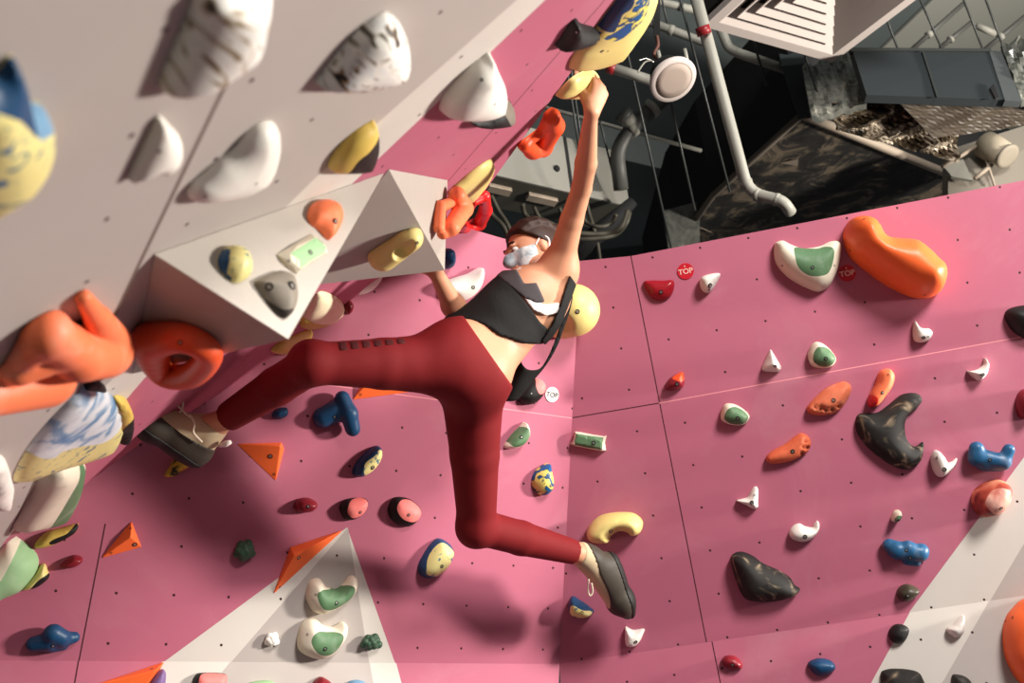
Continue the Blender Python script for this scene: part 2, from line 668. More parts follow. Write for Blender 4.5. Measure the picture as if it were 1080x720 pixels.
Bk, Yl, Bl, Wh = (30, 30, 32), (222, 206, 112), (24, 84, 138), (228, 224, 214)
MT['marble'] = marble('black_white_marble', [(0.26, (24, 26, 28)), (0.34, (120, 112, 96)), (0.40, Wh), (0.62, (206, 208, 206)), (0.66, (150, 120, 80)), (0.70, (36, 38, 40))], 19, 1.8, stretch=(2.0, 0.8, 1))
MT['marble_big'] = marble('white_marble_big', [(0.30, (40, 42, 44)), (0.38, (140, 120, 90)), (0.45, Wh), (0.62, (212, 212, 208)), (0.70, (160, 132, 92)), (0.76, (60, 60, 58))], 13, 1.6, stretch=(2.6, 0.7, 1))
MT['blue_yellow'] = marble('blue_yellow_swirl', [(0.42, Yl), (0.47, (206, 190, 90)), (0.50, (30, 60, 90)), (0.56, Bl)], 26, 1.0, 0.4)
MT['yellow_blue_spots'] = marble('yellow_blue_spots', [(0.30, (34, 92, 140)), (0.36, (120, 140, 120)), (0.40, (220, 208, 140)), (0.9, (220, 206, 132))], 33, 1.4, 0.45)
MT['blue_cloud'] = marble('blue_white_cloud', [(0.28, (40, 104, 156)), (0.40, (120, 152, 180)), (0.48, (200, 206, 212)), (0.8, (232, 232, 230))], 11, 0.8, 0.5, 4)
MT['yellow_black'] = marble('yellow_black_swirl', [(0.38, (40, 36, 28)), (0.44, (200, 160, 50)), (0.9, (216, 182, 70))], 14, 0.6)
MT['black_tan'] = marble('worn_black', [(0.36, (30, 28, 26)), (0.52, (36, 33, 30)), (0.60, (84, 74, 60)), (0.70, (150, 132, 108))], 11, 1.8, 0.78, 5)
MT['speckled'] = plain('speckled_orange', (214, 112, 78), 0.6, var=0.22, scale=40, chalk=0.2)
MT['brown_orange'] = plain('brown_orange', (208, 100, 66), 0.6, var=0.25, scale=36)
MT['shell'] = marble('shell_red', [(0.34, (120, 40, 36)), (0.5, (178, 76, 58)), (0.66, (226, 140, 110))], 15, 0.6)
MT['shell_tip'] = marble('shell_tip', [(0.34, (190, 110, 96)), (0.6, (232, 180, 162))], 20, 0.4)
MT['shaded_yellow'] = plain('mustard_resin', (206, 184, 78), 0.5)  # shade of the wedge hold's underside, painted as a darker yellow

LBL = []
def finish(o, label, group=None):
    tag(o, label, 'climbing hold', group)
    LBL.append(label)
    return o

def cast(o, m4, x, y):
    me = o.data
    bv = BVHTree.FromPolygons([m4 @ v.co for v in me.vertices], [tuple(p.vertices) for p in me.polygons])
    loc, nor, i, d = bv.ray_cast(Vector(CAM), Vector(ray(x, y)).normalized())
    return (None, None) if loc is None else (np.array(loc), np.array(nor))

def bolts(o, m4, lst, kind='bolt'):
    """dark socket rings with a metal core, or the tiny screw holes, where the photograph shows them"""
    for q in lst:
        x, y = q[0], q[1]
        rpx = q[2] if len(q) > 2 else 2.6
        p, n = cast(o, m4, x, y)
        if p is None:
            continue
        z = float((p - CAM).dot(D([0, 0, -1])))
        r = rpx * z / F
        if n.dot(ray(x, y)) > 0:
            n = -n
        t = nrm(np.cross(n, [0.2, 0.3, 0.9]))
        b = np.cross(n, t)
        V, Fc, sl = [], [], []
        prof = [(1.0, -0.3), (1.0, 0.12), (0.72, 0.16), (0.62, -0.1)]
        if rpx > 1.6 and len(q) < 4:
            prof += [(0.5, -0.1), (0.46, 0.14), (0.0, 0.16)]
        else:
            prof += [(0.0, -0.1)]
        sg = 12
        for (a, h) in prof:
            for k in range(sg):
                w = 2 * math.pi * k / sg
                V.append(p + r * (a * (math.cos(w) * t + math.sin(w) * b) + h * n))
        for i in range(len(prof) - 1):
            for k in range(sg):
                Fc.append((i * sg + k, i * sg + (k + 1) % sg, (i + 1) * sg + (k + 1) % sg, (i + 1) * sg + k))
                sl.append(1 if i >= 4 else 0)
        V = np.array(V)
        me = mesh_from(V - p, Fc, False, sl)
        link('bolt' if rpx > 1.6 else 'screw_hole', me, [MT['bolt_dark'], MT['steel']], Matrix.Translation(Vector(p)), o)

def H(pl, label, key, outline, h=0.04, inner=None, bl=(), sharp=False, p=2.0, flat=1.0, lift=0.35, dents=(), lump=0.0, name='climbing_hold', skew=None, cuts=()):
    """a moulded hold: its outline on the board, domed up from the board; inner = (colour, outline) of a second resin"""
    px = P(outline)
    if not sharp:
        px = smooth_loop(px, 5)
    # the base outline is drawn in on the side where the raised body overhangs it
    pa = np.array([np.array(q, float) for q in px])
    tg = np.roll(pa, -1, 0) - np.roll(pa, 1, 0)
    no = np.stack([tg[:, 1], -tg[:, 0]], 1)
    if np.cross(pa, np.roll(pa, -1, 0)).sum() < 0:
        no = -no
    no /= np.maximum(np.linalg.norm(no, axis=1), 1e-6)[:, None]
    nc = M3.T @ pl.n
    c0 = pa.mean(0)
    sh = np.array([nc[0] + nc[2] * (c0[0] - 540) / F, -nc[1] + nc[2] * (c0[1] - 360) / F])
    sh /= max(np.linalg.norm(sh), 1e-6)
    li = lift + 0.8 * lift * (no @ sh) * min(1.0, 2.2 * abs(float(nc[2])) + 0.25)
    for _ in range(12):
        li = 0.5 * li + 0.25 * (np.roll(li, 1) + np.roll(li, -1))
    poly = np.array([pl.uv(q[0], q[1], h * a) for q, a in zip(px, li)])
    c = (poly.max(0) + poly.min(0)) / 2
    poly = poly - c
    if np.cross(poly, np.roll(poly, -1, 0)).sum() < 0:
        poly = poly[::-1]
    size = (poly.max(0) - poly.min(0)).max()
    inn = []
    for ck, ctext in ([inner] if inner else []) + list(cuts):
        ip = P(ctext)
        if not sharp:
            ip = smooth_loop(ip, 5)
        inn.append((ck, np.array([pl.uv(q[0], q[1], h * (0.6 if lift >= 0.35 else 0.5)) for q in ip]) - c))
    def dist(q):
        a = poly
        b = np.roll(poly, -1, 0)
        d = b - a
        t = np.clip(((q[:, None] - a) * d).sum(-1) / np.maximum((d * d).sum(-1), 1e-12), 0, 1)
        return np.sqrt((((a + t[..., None] * d) - q[:, None]) ** 2).sum(-1)).min(1)
    # interior points: inset rings and a jittered grid
    tang = np.roll(poly, -1, 0) - np.roll(poly, 1, 0)
    nin = np.stack([-tang[:, 1], tang[:, 0]], 1)
    nin /= np.maximum(np.linalg.norm(nin, axis=1), 1e-9)[:, None]
    pts = []
    for e in (0.012, 0.035, 0.075):
        q = poly + nin * e * size
        ok = np.array([inside(t, poly) for t in q])
        if ok.any():
            q = q[ok]
            pts.append(q[dist(q) > 0.9 * e * size])
    st = size / (30 if np.ptp(pa, axis=0).max() > 80 else 18)
    gx = np.arange(poly[:, 0].min(), poly[:, 0].max(), st)
    gy = np.arange(poly[:, 1].min(), poly[:, 1].max(), st)
    g = np.array([(a + (0.5 * st if j % 2 else 0), b) for j, b in enumerate(gy) for a in gx])
    g = g[[inside(t, poly) for t in g]]
    if len(g):
        g = g[dist(g) > 0.095 * size]
        pts.append(g)
    V = [Vector(q) for q in poly]
    E = []
    for _, ip in inn:
        o = len(V)
        V += [Vector(q) for q in ip]
        E += [(o + i, o + (i + 1) % len(ip)) for i in range(len(ip))]
    for a in pts:
        V += [Vector(q) for q in a]
    r = delaunay_2d_cdt(V, E, [list(range(len(poly)))], 1, 1e-7)
    vs = np.array([(v.x, v.y) for v in r[0]])
    fs = [f for f in r[2] if inside(vs[list(f)].mean(0), poly)]
    d = dist(vs)
    dm = max(d.max(), 1e-6) * flat
    t = np.clip(d / dm, 0, 1)
    z = h * (1 - (1 - t) ** p) ** (1 / p)
    if skew is not None:
        z = z * (1 + skew[2] * (vs @ np.array(skew[:2])) / size)
    if lump:
        rng = random.Random(len(label))
        for _ in range(9):
            q = vs[rng.randrange(len(vs))]
            z = z + lump * t * (rng.random() - 0.4) * np.exp(-((vs - q) ** 2).sum(1) / (0.12 * size) ** 2)
    for (x, y, rp, dep) in dents:
        q = pl.uv(x, y, h * 0.8) - c
        rr = rp * pl.depth(x, y) / F
        z = z - np.minimum(dep * np.exp(-(((vs - q) ** 2).sum(1) / rr ** 2) ** 2), z * 0.85)
    bnd = {}
    for f in fs:
        for i in range(len(f)):
            bnd[(f[i], f[(i + 1) % len(f)])] = 1
    n = len(vs)
    V3 = [(a[0], a[1], q + 0.002) for a, q in zip(vs, z)]
    F3 = [tuple(f) for f in fs]
    sl = []
    for f in fs:
        q = vs[list(f)].mean(0)
        s = 0
        for i, (_, ip) in enumerate(inn):
            if inside(q, ip):
                s = i + 1
        sl.append(s)
    rim = sorted({i for e in bnd if (e[1], e[0]) not in bnd for i in e})
    rid = {v: n + i for i, v in enumerate(rim)}
    V3 += [(vs[i][0], vs[i][1], 0.0) for i in rim]
    for (a, b) in bnd:
        if (b, a) not in bnd:
            F3.append((b, a, rid[a], rid[b])); sl.append(0)
    # closed underneath
    loop = [e for e in bnd if (e[1], e[0]) not in bnd]
    nx = {a: b for a, b in loop}
    st0 = loop[0][0]
    ring = [st0]
    while nx[ring[-1]] != st0 and len(ring) < 2000:
        ring.append(nx[ring[-1]])
    F3.append(tuple(rid[i] for i in ring[::-1])); sl.append(0)
    m4 = frame4(pl.pt(pl_c(pl, c)), pl.u, pl.v, pl.n)
    me = mesh_from(V3, F3, not sharp, sl)
    o = link(name, me, [MT[key]] + [MT[k] for k, _ in inn], m4)
    if label:
        finish(o, label)
    bolts(o, m4, bl)
    return o
def pl_c(pl, c):
    return c

def B(pl, label, key, prims, k=0.35, bl=(), res=None, name='climbing_hold', clip=True):
    """a lumpy hold: capsules (x,y,height px,radius px ; x,y,height,radius) melted together on the board"""
    ps = []
    for q in prims:
        op = 'u'
        if q[0] == '-':
            op = 's'
            q = q[1:]
        a = q[:4]
        b = q[4:8] if len(q) >= 8 else a
        zz = pl.depth(a[0], a[1])
        A = pl.hit(a[0], a[1], a[2] * zz / F)
        Bp = pl.hit(b[0], b[1], b[2] * zz / F)
        la = np.array([(A - pl.o).dot(pl.u), (A - pl.o).dot(pl.v), (A - pl.o).dot(pl.n)])
        lb = np.array([(Bp - pl.o).dot(pl.u), (Bp - pl.o).dot(pl.v), (Bp - pl.o).dot(pl.n)])
        ps.append((rcone(la, lb, a[3] * zz / F, b[3] * zz / F), a[3] * zz / F * k + 1e-4, op))
    R = max(f.hi.max() - f.lo.min() for f, _, _ in ps)
    lo = np.min([f.lo for f, _, op in ps if op == 'u'], axis=0)
    hi = np.max([f.hi for f, _, op in ps if op == 'u'], axis=0)
    h = res or max((hi - lo).max() / 46, 0.0012)
    G, l0, n = sdf_grid(ps, h, 4 * h)
    if clip:
        X = grid_points(l0, h, n)
        G = np.maximum(G, 0.0005 - X[..., 2])
    V, Fq = nets(G, l0, h)
    c = (V.max(0) + V.min(0)) / 2
    c[2] = 0
    m4 = frame4(pl.o + pl.u * c[0] + pl.v * c[1], pl.u, pl.v, pl.n)
    o = link(name, mesh_from(V - c, Fq), MT[key] if isinstance(key, str) else key, m4)
    if label:
        finish(o, label)
    bolts(o, m4, bl)
    return o

def T(pl, label, key, base, apex, bl=(), side=None, name='climbing_hold', bevel=0.003):
    """a faceted wedge: base corners on the board and one raised corner"""
    b = [pl.hit(x, y, 0.0005) for x, y in P(base)]
    a = pl.hit(apex[0], apex[1], apex[2])
    V = b + [a]
    n = len(b)
    Fc = [tuple(range(n))] + [(i, (i + 1) % n, n) for i in range(n)]
    c = np.mean(b, 0)
    m4 = frame4(c, pl.u, pl.v, pl.n)
    o = local_mesh(name, (V, Fc), MT[key], smooth=False, m4=m4, bevel=bevel)
    finish(o, label)
    bolts(o, m4, bl)
    return o

# ---- right board
H(RW, 'flat glossy red hold left of a small white hold, below the red TOP tag', 'red', '679,297 685,295 700,295 710,295 711,304 706,314 697,317 688,314 682,306', .03, bl=[(697, 308, 2.4)])
H(RW, 'small white teardrop hold just right of the leftmost red TOP tag', 'white', '738,296 741,291 749,288 758,287 760,290 755,300 749,308 743,308 739,303', .05, bl=[(749, 301, 2.6), (748, 305.5, 1.3)])
H(RW, 'large cream winged hold with green inset beside the huge orange blob', 'cream', '817,258 820,254 827,252 838,257 850,260 866,258 877,253 886,253 889,260 886,280 878,298 868,306 857,306 835,295 822,283 817,272', .07,
  ('green', '837,263 842,260 852,261 862,262 870,260 878,263 878,275 873,288 864,292 852,291 842,284 838,275'), [(857, 282, 2), (825, 280, 1.3), (880, 280, 1.2)])
H(RW, 'huge glossy orange blob hold, largest hold on the right pink board', 'orange', '890,250 893,238 900,229 912,225 924,227 932,234 938,245 950,248 970,250 985,260 993,268 1001,276 1003,287 998,302 988,311 970,314 950,308 930,297 908,281 895,268', .17, None,
  [(911, 231, 1.5), (927, 235, 1.1), (897, 264, 1.5), (999, 285, 1), (975, 311, 1.3)], lift=0.3)
H(RW, 'small white heart-like hold under the huge orange blob', 'white', '963,345 966,338 972,345 981,346 985,351 981,358 972,361 964,358', .045, bl=[(974, 356, 2), (979, 355, 1.2)])
H(RW, 'black rounded hold cut by the right photo edge, beside the orange blob', 'black', '1060,333 1066,325 1085,321 1100,325 1105,345 1090,357 1076,354 1066,346', .06)
H(RW, 'small white pyramid hold left of the small green and cream hold', 'white', '812,369 815,369 822,380 825,387 821,392 806,391 804,387 808,378', .06, bl=[(817.5, 386, 2), (822, 386.5, 1.2)], p=1.3)
H(RW, 'small cream hold with green face right of the white pyramid hold', 'cream', '852,375 856,364 862,360 871,363 880,372 883,379 878,386 866,388 856,385', .05,
  ('green', '858,372 863,366 872,367 880,374 881,380 875,386 865,386 858,381'), [(871, 378, 2), (860, 381, 1)])
H(RW, 'tiny red hold with orange tip near the upper panel joint', 'dark_red', '702,407 705,400 712,395 720,392 722,398 721,407 713,411 704,411', .045, ('deep_orange', '709,398 721,391 722,400 716,402'), [(714, 405, 2.2)])
H(RW, 'white crescent hold with a sharp tip below the black rounded hold', 'white', '1020,391 1025,391 1032,389 1037,384 1039,377 1044,383 1043,392 1039,398 1033,401 1026,397', .045, bl=[(1037, 395, 1.8), (1034.5, 395, 1.1)])
H(RW, 'speckled orange pitted hold left of the slim orange hold', 'speckled', '851,431 855,424 870,410 885,403 893,402 899,407 898,416 890,429 880,436 866,438 855,436', .05, bl=[(879, 422, 2.4)],
  dents=[(866, 430, 2.5, .02), (872, 432, 2.2, .02), (878, 431, 2.2, .02), (861, 430, 2, .02), (884, 428, 2, .02)])
H(RW, 'slim smooth orange hold standing above the black crescent', 'orange_lit', '927,393 933,389 940,389 945,396 943,407 936,417 928,427 920,430 915,426 916,418 923,405', .06, ('bright_red', '914,430 914,420 918,416 924,420 923,431'), bl=[(937, 395, 1.4), (931, 414, 1.9)])
H(RW, 'cream oval hold with green face at the left of the right board', 'cream', '760,438 763,428 769,425 780,428 790,436 791,442 784,448 772,448 762,444', .05,
  ('green', '764,438 768,431 776,429 785,434 789,440 784,447 772,447 765,443'), [(778, 441, 2.2)])
H(RW, 'large worn black crescent hold opening to the right', 'black_tan', '903,442 908,436 925,435 936,428 950,417 962,414 972,416 975,423 969,431 961,437 957,448 959,463 966,471 975,466 977,474 974,486 965,494 953,495 935,487 915,471 904,455', .055, bl=[(973, 470, 1.6)], lift=0.4)
H(RW, 'orange brown pitted hold below the cream oval hold', 'brown_orange', '808,482 815,475 828,468 841,458 848,457 855,462 856,471 850,479 836,486 820,489 811,488', .045, bl=[(836, 476, 2.4)],
  dents=[(850, 466, 2, .02), (852, 472, 2, .02), (846, 478, 2, .02), (847, 471, 1.6, .02)])
H(RW, 'small white three pointed hold above the white bean', 'white', '777,528 782,526 788,524 792,517 796,513 800,516 800,531 800,535 795,537 787,533', .04, bl=[(793, 530, 2.2), (796, 522, 1.1)])
H(RW, 'small white bean hold curling upward above the pointed black hold', 'white', '833,559 837,554 843,552 850,555 857,556 859,552 862,549 865,553 864,561 857,569 848,572 838,570 833,565', .045, bl=[(849, 566, 2.4)])
H(RW, 'white heart-like hold with two bolts right of the black crescent', 'white', '982,481 986,475 992,476 998,482 1002,488 1010,483 1011,486 1006,495 998,502 991,503 985,497 982,488', .055, bl=[(988, 483, 1.6), (996, 495, 2.4)])
B(RW, 'blue U-shaped jug hold above the red shell hold', 'blue', [(1030, 473, 9, 7.5, 1031, 483, 8, 9), (1031, 481, 8, 9, 1058, 487, 10, 8), (1058, 487, 9, 7, 1064, 474, 11, 6), (1038, 489, 6, 8, 1054, 490, 6, 7)], bl=[(1044, 485, 1.8)])
H(RW, 'red shell-like rounded hold on the light grey stripe', 'shell', '1025,527 1028,517 1040,509 1055,506 1067,511 1071,521 1068,533 1058,543 1043,546 1031,541', .10, ('shell_tip', '1037,530 1043,518 1055,514 1065,520 1066,533 1058,541 1046,541'), [(1056, 536, 2)])
B(RW, 'blue lumpy hold between the green knob and the olive hold', 'blue', [(938, 575, 6, 7, 946, 580, 8, 9), (946, 580, 8, 9, 970, 583, 9, 9), (958, 578, 10, 8), (957, 590, 6, 6, 966, 592, 6, 5), (972, 580, 8, 7)], bl=[(956, 580, 1.8), (960, 588, 2)])
H(RW, 'large pointed black hold with worn tan patch, low on the right board', 'black_tan', '771,592 774,584 783,582 795,587 806,595 822,602 834,610 839,618 845,622 843,628 835,633 815,637 795,636 785,631 778,616', .075, bl=[(809, 617, 1.2)], lift=0.4)
H(RW, 'tiny cream knob with green tip above the blue lumpy hold', 'cream', '940,545 943,539 949,538 952,543 950,549 945,551 941,549', .05, ('green', '943,547 946,543 950,544 951,548 947,551 944,550'), [(947.5, 548.5, 1.4)])
H(RW, 'small glossy olive black hold at the edge of the grey stripe', 'olive', '946,624 950,618 958,616 968,620 971,625 966,631 957,635 949,632', .04, bl=[(957.5, 628, 2.2)])
H(RK, 'small dark red hold on the kick board at the bottom', 'dark_red', '761,696 766,691 776,692 783,700 781,706 772,706 764,702', .035, bl=[(772.5, 701, 2)])
H(RK, 'black hold on the kick board under the olive hold', 'black', '938,664 945,658 955,659 960,665 955,676 945,678 938,672', .04)
H(RK, 'white ribbed hold on the kick board at lower right', 'chalk_white', '998,664 1005,658 1012,651 1017,649 1019,658 1017,668 1008,672', .04, lump=.012, bl=[(1018.5, 655, 1.1)])
H(RK, 'big orange blob hold in the bottom right corner', 'orange', '1058,665 1062,650 1070,640 1080,632 1100,628 1120,650 1120,700 1100,725 1080,722 1068,708 1060,690', .12, bl=[(1068, 651, 1.5), (1060.5, 655, 1.1)], lift=0.3)
H(RK, 'black and cream hold cut by the bottom photo edge', 'black_tan', '929,712 935,706 950,705 968,708 975,716 978,730 960,740 935,738', .05)
H(RK, 'dark grey hold cut by the bottom edge under the white ribbed hold', 'grey_black', '1004,713 1010,711 1020,714 1026,722 1018,732 1006,728', .03)
H(RK, 'blue hold low on the kick board near the bottom edge', 'deep_blue', '852,700 862,694 876,696 882,704 875,711 862,712', .04)
H(RW, 'dark red round hold cut by the right edge above the blue jug', 'dark_red', '1071,424 1075,414 1085,410 1095,420 1092,438 1080,442 1073,436', .06)
H(RW, 'cream rectangular edge with green groove near the corner', 'cream', '601,468 604,464 606,455 612,455.5 625,458 637,460 640,459 638,467 639,475 635,476 620,473 605,470', .035,
  ('green', '606,466 608,457 620,459 636,461 635,474 620,472 607,469'), [(626, 467, 2.4)], sharp=True, flat=0.6)
H(RW, 'yellow crescent foothold above the climber\'s hooked shoe', 'yellow', '618,562 624,551 635,543 652,540 668,541 677,548 678,556 674,564 666,567 660,563 652,562 644,567 640,574 628,575 620,571', .09, bl=[(644, 560, 2.4)], lift=0.4)
H(RW, 'blue hold with yellow face below left of the hanging shoe', 'deep_blue', '599,640 603,629 612,633 622,640 626,645 622,651 612,653 602,650', .06, ('yellow_blue_spots', '601,644 604,637 614,642 624,645 622,650 612,652 603,649'), [(614, 646, 1.6)])
H(RW, 'small white tooth-like hold below the toe of the hooked shoe', 'white', '659,669 660,661 668,664 679,663 679,668 674,678 667,683 660,681', .04, bl=[(670.5, 677, 2.2)])
B(LW, 'large yellow round jug in the corner behind the climber\'s back', 'yellow', [(594, 330, 10, 27, 605, 327, 30, 27), ('-', 588, 346, 44, 15)], k=0.3, bl=[(609, 328.5, 2.6)], res=0.004)

# ---- board behind the climber
H(LW, 'white bulging hold peeping out under the grey corner volume', 'white', '355,300 365,290 385,285 402,288 405,293 398,303 388,309 375,311 362,308', .06, bl=[(369, 304, 1.6)])
H(LW, 'white horn-shaped hold left of the climber\'s shoulder', 'white', '462,303 468,297 482,292 495,288 506,282 512,283 513,292 508,305 498,314 486,318 475,316 464,311', .06, bl=[(499, 303, 2.2)])
H(LW, 'small blue ball hold at the edge of the grey corner volume', 'deep_blue', '462,272 466,264 474,261 481,265 482,275 478,282 470,283 465,279', .06)
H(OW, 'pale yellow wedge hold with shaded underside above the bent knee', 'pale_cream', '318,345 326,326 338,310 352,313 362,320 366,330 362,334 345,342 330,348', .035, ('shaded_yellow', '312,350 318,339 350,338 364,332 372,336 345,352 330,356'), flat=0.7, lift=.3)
H(OW, 'darker yellow hold just above the bent knee', 'warm_yellow', '287,371 297,362 310,356 325,350 332,350 333,356 322,363 312,372 298,374', .03, lift=.3)
H(LW, 'small dark red hold in shade under the grey corner volume', 'dark_red', '361,314 367,313 374,322 371,330 365,331 360,323', .03)
T(LW, 'orange triangular wedge showing beneath the raised thigh', 'orange', '371,422 387,396 452,411', (389, 402, .03), bl=[(380, 416, 1.6)])
B(LW, 'blue two-lobed jug hold below the raised thigh', 'deep_blue', [(341, 440, 5, 11, 354, 434, 7, 12), (361, 420, 12, 8, 368, 436, 16, 9), (368, 436, 16, 9, 372, 452, 14, 8)], bl=[(353, 439.5, 2)])
H(LW, 'small blue hold half hidden under the bent knee', 'deep_blue', '287,437 292,431 303,430 304,438 296,442 290,441', .03)
H(LW, 'yellow hold with black band under the heel of the raised shoe', 'yellow_black', '174,502 180,490 188,480 196,482 206,478 204,490 192,498 184,503', .05)
T(LW, 'orange triangle hold right of the raised shoe\'s heel', 'orange', '248.5,467.5 297,466 300,474 291,508', (296, 470, .035), bl=[(285, 481, 2.6), (289, 500, 1.5)])
H(LW, 'slanted blue hold with yellow face above two salmon holds', 'deep_blue', '372,497 376,487 388,475 398,470 404,474 404,484 396,496 384,503 375,502', .045, ('yellow_blue_spots', '382,497 384,488 394,480 399,474 404,477 402,486 394,496 387,502'), [(393, 493, 2.4)])
H(LW, 'small glossy dark red hold left of the two salmon holds', 'dark_red', '310,532 315,526 325,525 334,529 336,534 330,540 318,541 312,538', .04, bl=[(325, 534, 2)])
H(LW, 'left one of two salmon-faced black holds beside each other', 'black', '358,535 364,527 378,525 388,527 389,535 383,544 372,549 363,546', .04, ('salmon', '366,534 372,527 385,526 388,534 382,543 372,546 366,541'), [(380, 540, 1.8)])
H(LW, 'right one of two salmon-faced black holds beside each other', 'black', '409,537 413,527 420,524 432,526 442,533 446,542 441,551 431,556 420,553 412,546', .04, ('salmon', '418,533 424,527 434,528 443,536 445,545 437,550 426,548 419,541'), [(431, 543, 1.8)])
def knobs(pl, label, key, cx, cy, rx, ry, hh, seed, r):
    rng = random.Random(seed)
    ps = [(cx, cy, hh * 0.4, min(rx, ry) * 0.8)]
    for i in range(11):
        a = i * 2.4
        q = math.sqrt((i + 0.5) / 11)
        ps.append((cx + rx * 0.78 * q * math.cos(a), cy + ry * 0.75 * q * math.sin(a), hh * (1.0 - 0.6 * q), r * (0.9 + 0.2 * rng.random())))
    return B(pl, label, key, ps, k=0.18)
knobs(LW, 'dark green grape-like hold left of the orange ridge wedge', 'dark_green', 258, 581, 12, 12, 14, 1, 4.3)
T(LW, 'long orange ridge wedge at the tip of the grey triangle', 'orange', '287,628 306,576.5 364,557.5', (310.5, 586, .05), bl=[(315, 588, 2.2), (354, 567, 1.3), (295, 619, 1.3)])
H(LW, 'upper cream winged hold with green inset on the grey triangle', 'cream', '323,628 326,614 333,610 340,612 345,619 354,621 362,615 368,608 375,608 379,615 377,626 366,638 352,646 341,649 331,645 326,637', .06,
  ('green', '333,625 339,621 347,622 357,622 368,617 373,620 371,630 360,638 349,642 340,641 335,634'), [(355, 635.5, 2), (333, 627, 1.4)])
H(LW, 'lower cream winged hold with green inset on the grey triangle', 'cream', '314,672 318,658 326,652 335,654 342,660 352,661 361,656 368,661 368,672 362,683 351,694 338,697 323,692 315,684', .06,
  ('green', '327,672 333,665 345,666 358,667 361,672 356,684 345,690 335,688 328,680'), [(343, 684, 2.2), (324, 669, 1.4)])
knobs(LW, 'tiny white popcorn-like hold on the grey triangle', 'white', 287, 675, 7.5, 7.5, 9, 3, 3.4)
knobs(LW, 'dark green knobbly hold right of the lower cream winged hold', 'dark_green', 391.5, 677.5, 12, 8.5, 12, 5, 3.9)
H(LW, 'squarish blue hold with yellow spotted face beside the standing leg', 'deep_blue', '441,598 446,586 455,573 464,568 476,574 481,584 477,596 468,606 456,611 445,607', .06, ('yellow_blue_spots', '449,604 451,590 459,577 467,572 476,579 480,586 475,597 466,606 457,607'), [(466, 597, 2)])
H(LW, 'cream hold with green face right of the standing thigh', 'cream', '532,470 538,460 548,450 554,445 559,450 560,460 554,469 545,473 536,473', .05, ('green', '538,464 545,455 553,450 557,457 555,466 546,471 539,470'), [(550, 461, 2)])
H(LW, 'blue and yellow teardrop hold left of the corner', 'blue_yellow', '561,508 564,498 572,491 581,489 584,497 586,508 584,518 575,523 566,519', .05, bl=[(581, 512, 1.8)])
H(LW, 'salmon-topped black hold beside the white TOP tag', 'black', '545,420 550,408 560,400 570,399 577,405 576,415 568,424 556,427', .05, ('salmon', '563,407 567,399 574,400 577,407 573,414 566,415'), [(560.5, 415, 1.8)])
H(LW, 'large white and green rounded volume on the left photo edge', 'cream', '-30,600 -5,575 8,562 25,571 38,583 41,595 36,608 22,624 5,632 -15,640 -35,630', .08, ('pale_green', '25,569 38,581 42,595 37,609 22,625 2,633 -22,642 2,608 12,590'), lift=0.2)
H(OW, 'white half-round volume with green rim below the blue cloud hold', 'cream', '12,557 28,530 45,504 66,488 88,484 89,500 83,520 71,538 46,553 28,557', .05, ('green', '45,554 59,528 75,500 86,488 88,500 81,521 69,539'), lift=0.3, flat=0.6)
H(LW, 'slim yellow and black hold below the white half-round volume', 'warm_yellow', '36,577 40,569 50,560 65,556 80,552 83,554 80,562 68,570 55,576 42,579', .035, ('black', '52,571 58,567 70,562 80,553 83,556 76,565 62,572 54,574'))
H(LW, 'dull red small hold at the left beneath the slim yellow hold', 'dark_red', '63,597 70,590 78,585 87,588 86,594 78,599 68,600', .03)
H(LW, 'yellow hold with black lower half beside the left white volume', 'yellow', '22,622 34,606 46,594 51,603 52,609 44,617 34,622', .035, ('black', '32,622 40,611 51,605 52,609 44,618'))
B(LW, 'blue many-lobed hold at lower left beside the panel joint', 'deep_blue', [(36, 679, 6, 8, 52, 676, 9, 10), (56, 668, 14, 10, 64, 672, 12, 9), (66, 674, 8, 9, 78, 672, 6, 6), (55, 680, 5, 8, 66, 680, 4, 6)], bl=[(56, 681, 2.2)])
T(LW, 'small flat orange triangle hold at the top of the panel joint', 'orange', '105,589.5 139,548.5 150,577', (138, 566, .03), bl=[(142, 574, 2.6), (137.5, 557, 1.3), (117, 583, 1.4)])
T(LK, 'orange wedge hold at the bottom left on the kick board', 'orange', '92,724 174,697 168,708 140,745', (165, 706, .04), bl=[(160, 705, 1.4)])
H(LK, 'small purple hold behind the bottom orange wedge', 'purple', '158,724 164,711 172,705 176,712 172,727', .03)
H(LK, 'salmon hold with black end cut by the bottom photo edge', 'black', '203,720 207,711 215,709 238,710 241,718 238,730 210,732', .04, ('salmon', '209,718 215,710 238,711 240,718 236,728 212,729'))
H(LK, 'pale green hold peeping over the bottom edge on the grey triangle', 'pale_green', '262,722 270,718 285,717 292,722 285,735 268,735', .04)
H(LK, 'wine red hold peeping over the bottom edge under the cream winged hold', 'dark_red', '329,722 336,714 343,714 352,722 345,735 333,735', .04)
H(LK, 'blue and white hold peeping over the bottom edge under the green knobbly hold', 'sky_blue', '366,722 372,717 382,717 388,722 382,735 370,735', .04)

